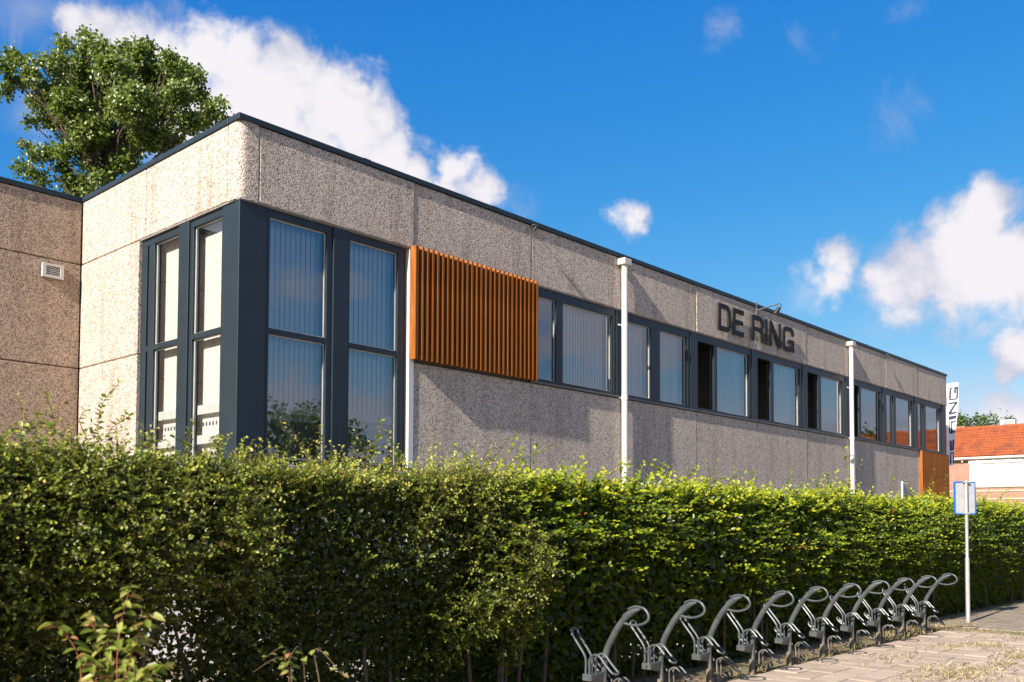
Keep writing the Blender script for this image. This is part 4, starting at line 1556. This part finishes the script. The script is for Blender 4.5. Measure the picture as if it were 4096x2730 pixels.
hb = hedge('beech_hedge', 'dense clipped beech hedge behind the row of bicycle stands', .45, 26.0, 'beech_leaf', 5, 140, 13, .070, .62, .52, True, .60, 2800, 190, far_x=14.0,
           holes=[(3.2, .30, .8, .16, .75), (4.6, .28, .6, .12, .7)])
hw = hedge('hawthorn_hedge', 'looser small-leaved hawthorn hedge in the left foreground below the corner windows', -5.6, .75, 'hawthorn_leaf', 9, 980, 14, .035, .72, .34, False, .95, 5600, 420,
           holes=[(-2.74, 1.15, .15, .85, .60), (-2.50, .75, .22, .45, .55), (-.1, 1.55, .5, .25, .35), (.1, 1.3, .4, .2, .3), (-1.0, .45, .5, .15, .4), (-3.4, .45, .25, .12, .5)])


def hp(px, py, y):
    """point on the hedge's plane y at which the photograph's pixel looks"""
    d_ = ray(px, py)
    return CAM + d_ * ((y - CAM.y) / d_.y)


def shoots(lst, y=-3.95):
    out = []
    for (ax, ay), (bx, by), n in lst:
        a, b = hp(ax, ay, y), hp(bx, by, y - .08)
        out.append((tuple(a), tuple(b), n))
    return out


long_shoots(hw, 'hawthorn_leaf', shoots([((360, 1760), (480, 1530), 16), ((420, 1770), (520, 1660), 9), ((190, 1740), (215, 1575), 9), ((110, 1740), (160, 1650), 7), ((330, 1770), (350, 1640), 8), ((560, 1790), (650, 1760), 6),
                                         ((1240, 1840), (1140, 1690), 9), ((1330, 1850), (1280, 1700), 10), ((1480, 1840), (1530, 1680), 12), ((1440, 1840), (1400, 1760), 7), ((1600, 1850), (1560, 1720), 9), ((1020, 1830), (960, 1770), 6),
                                         ((1960, 1850), (2085, 1725), 11), ((2080, 1850), (2215, 1780), 9), ((1880, 1850), (1830, 1780), 7), ((760, 1800), (700, 1740), 6), ((860, 1810), (900, 1740), 6)]), .040, .66, 71)
long_shoots(hb, 'beech_leaf', shoots([((2640, 1900), (2650, 1855), 5), ((2860, 1930), (2870, 1820), 6), ((2630, 1900), (2620, 1840), 5), ((3150, 1950), (3170, 1860), 6), ((3400, 1980), (3385, 1790), 12), ((3420, 1980), (3450, 1840), 8), ((3330, 1960), (3310, 1890), 6),
                                      ((3700, 1990), (3745, 1880), 8), ((3780, 2000), (3790, 1900), 6), ((3560, 1970), (3580, 1910), 5), ((3960, 2030), (4050, 1950), 8), ((3930, 2030), (3960, 1960), 6), ((2500, 1900), (2480, 1850), 5),
                                      ((3000, 1950), (3020, 1880), 5), ((2750, 1910), (2800, 1870), 5), ((3860, 2010), (3830, 1910), 6)]), .062, .62, 72)

bush = thing('shade_bush', (-6.9, -4.5, 0), 'added bush out of view, shading the left end of the hawthorn hedge', 'bush')  # unseen bush, added to throw shade on this end of the hedge
bc = [(-.3, 0, .8), (.4, .2, 1.3), (-.2, -.2, 1.9), (.2, .1, 2.5), (-.1, 0, 3.0), (.6, -.1, .8), (.5, .3, 2.0)]
m_ = MB()
for i, c in enumerate(bc):
    limb(m_, (.05 * i - .15, 0, -.05), c, .03, .008, 300 + i)
m_.build('stems', 'bark', bush, smooth=True)
foliage(bc, [.55, .55, .6, .5, .42, .5, .5], 60, .07, 'tree_leaf', 'foliage', bush, .16, 61)

# ------------------------------------------------------------------ foreground shrub and sapling


def shrub(name, label, cat, base, stems, mat, twig, lsize, lwid, seed, droop=.3, skip=.1):
    r_ = random.Random(seed)
    t = thing(name, base, label, cat)
    bv = Vector(base)
    tm = {}
    for st in stems:
        pts = smooth_path([Vector(p) - bv for p in st], 9)
        MB().tube(pts, [.0032 * (1 - .7 * i / len(pts)) for i in range(len(pts))], 6).build('stem', twig, t, smooth=True)
        n = len(pts)
        for i in range(2, n):
            f = i / n
            if f < (.62 if skip < .5 else .45):
                continue
            ax = r_.uniform(0, 6.28)
            for s_ in (0, math.pi):
                if r_.random() < skip:
                    continue
                a = ax + s_ + r_.uniform(-.3, .3)
                dx = Vector((math.cos(a), math.sin(a), r_.uniform(-.45, .35))).normalized()
                nn = Vector((r_.uniform(-.9, 0), r_.uniform(-.5, .2), 1))
                sv = nn.cross(dx).normalized()
                nn = dx.cross(sv)
                b_ = min(7, int(r_.random() ** 1.2 * 8))
                if b_ not in tm:
                    one_ = np.ones(1)
                    tm[b_] = leaf_mesh('leaf', mat, np.zeros((1, 3)), np.array([[1., 0, 0]]), np.array([[0., 0, 1]]), one_, one_ * lwid, one_ * (b_ + .3) / 8, fold=.3, droop=droop)
                o = put('leaf', tm[b_], t)
                sc = lsize * r_.uniform(.65, 1.2) * (1.05 - .35 * f)
                o.matrix_local = Matrix.Translation(pts[i]) @ (Matrix((dx, sv, nn)).transposed() * sc).to_4x4()
    return t


def at(px, py, D_):
    return tuple(CAM + ray(px, py) * D_)


B_ = CAM + ray(480, 2730) * 3.6
B_.z = 0
bt = (B_.x, B_.y, 0)
stems = []
for tip, mid in (((520, 2350), (470, 2600)), ((350, 2450), (400, 2640)), ((210, 2490), (320, 2660)), ((600, 2460), (520, 2640)), ((430, 2520), (430, 2690)), ((660, 2660), (540, 2740)), ((330, 2620), (390, 2760)), ((560, 2560), (500, 2720)),
                 ((620, 2720), (520, 2800)), ((420, 2640), (440, 2790)), ((330, 2720), (400, 2840)), ((500, 2690), (480, 2830))):
    dd = 3.6 + random.uniform(-.12, .12)
    stems.append([(bt[0] + random.uniform(-.05, .05), bt[1] + random.uniform(-.05, .05), 0), at(mid[0], mid[1] + 500, dd), at(*mid, dd), at(*tip, dd)])
shrub('dogwood_shrub', 'yellow-green and reddish leafy shrub tips at the bottom left corner', 'shrub', bt, stems, 'dogwood_leaf', 'red_twig', .078, .52, 41, .35)
B_ = CAM + ray(1200, 2730) * 4.3
bt = (B_.x, B_.y, 0)
stems = []
for tip, mid in (((1050, 2640), (1150, 2600)), ((1130, 2690), (1200, 2590)), ((1370, 2700), (1260, 2600)), ((1010, 2690), (1140, 2640))):
    stems.append([(bt[0], bt[1], 0), at(mid[0] + 20, mid[1] + 260, 4.3), at(*mid, 4.3), at(*tip, 4.2)])
shrub('birch_sapling', 'thin sapling with pointed green leaves at the bottom edge before the hedge', 'sapling', bt, stems, 'dogwood_leaf', 'twig_bark', .052, .8, 43, .2, .72)

# ------------------------------------------------------------------ weeds, dry grass, litter


def tufts(name, label, spots, seed, hmin, hmax, per, kind_mat='dry_grass', spread=.05, green=.3, lean=.6):
    r_ = np.random.default_rng(seed)
    n = len(spots) * per
    base = np.repeat(np.array(spots), per, 0) + np.concatenate([r_.normal(0, spread, (n, 2)), np.zeros((n, 1))], 1)
    d_ = unit(np.concatenate([r_.normal(0, lean, (n, 2)), np.ones((n, 1))], 1))
    hgt = r_.uniform(hmin, hmax, n) * np.repeat(r_.uniform(.6, 1.3, len(spots)), per)
    nn = unit(r_.normal(size=(n, 3)))
    tint = np.clip(np.repeat(r_.random(len(spots)) > green, per) * .6 + r_.uniform(0, .4, n), 0, 1)
    o = put(name, leaf_mesh(name, kind_mat, base, d_, nn, hgt, np.full(n, .0019), tint, fold=.1, droop=.35))
    return tag(o, label, 'grass', kind='stuff')


sp1 = [(random.uniform(5.0, 9.9), -5.0 - random.random() ** .8 * 2.6, .012) for _ in range(330)]
sp1 = []
while len(sp1) < 430:
    x, y = random.uniform(4.2, 10.1), -4.75 - random.random() * 2.9
    w_ = .5 + .5 * math.sin(x * 1.7 + y * 2.3) * math.sin(y * 3.1 - x * .9 + 1.0)
    if random.random() > (w_ ** 2.5) * min(1, .03 + max(0, -(y + 5.1)) / 1.5):
        continue
    if random.random() < .75:          # most of them root in a joint
        if random.random() < .5:
            x = round((x - 10.35) / .3) * .3 + 10.35
        else:
            y = round((y + 4.59) / .3) * .3 - 4.59
    sp1.append((x, y, .012))
tufts('dry_weeds', 'straw-coloured dry weeds growing between the paving slabs', sp1, 51, .02, .10, 17, green=.12, spread=.08, lean=1.7)
sp2 = [(10.3 + abs(random.gauss(0, .28)), random.uniform(-8, -4.6), -.025) for _ in range(260)] + [(random.uniform(10.5, 12.4), random.uniform(-4.8, -4.2), -.02) for _ in range(60)]
tufts('verge_grass', 'strip of short yellow-green grass at the far end of the paving', sp2, 52, .015, .05, 26, green=.40, spread=.10, lean=1.0)
sp3 = [(random.uniform(1, 10), random.gauss(-4.58, .05), -.01) for _ in range(16)] + [(4.25, -4.5, 0), (4.28, -4.46, 0)] * 2 + [(random.uniform(8.8, 10.4), random.uniform(-4.5, -4.0), -.03) for _ in range(45)] + [(random.uniform(14, 22), random.uniform(-7, -4.6), -.012) for _ in range(140)]
tufts('kerb_grass', 'sparse grass blades along the edge of the earth strip', sp3, 53, .04, .14, 12, green=.55, spread=.03)
n = 900
lp = np.stack([rng.uniform(-1, 12, n), rng.uniform(-4.58, -3.3, n), np.full(n, -.024) + rng.uniform(0, .012, n)], 1)
ldr = np.concatenate([rng.normal(size=(n, 2)), rng.normal(0, .15, (n, 1))], 1)
o = put('leaf_litter', leaf_mesh('leaf_litter', 'dead_leaf', lp, ldr, np.tile([[0, 0, 1.]], (n, 1)) + rng.normal(0, .3, (n, 3)), rng.uniform(.03, .06, n), rng.uniform(.02, .035, n), rng.random(n)))
tag(o, 'brown dead leaves scattered on the earth under the hedge', 'leaf litter', kind='stuff')
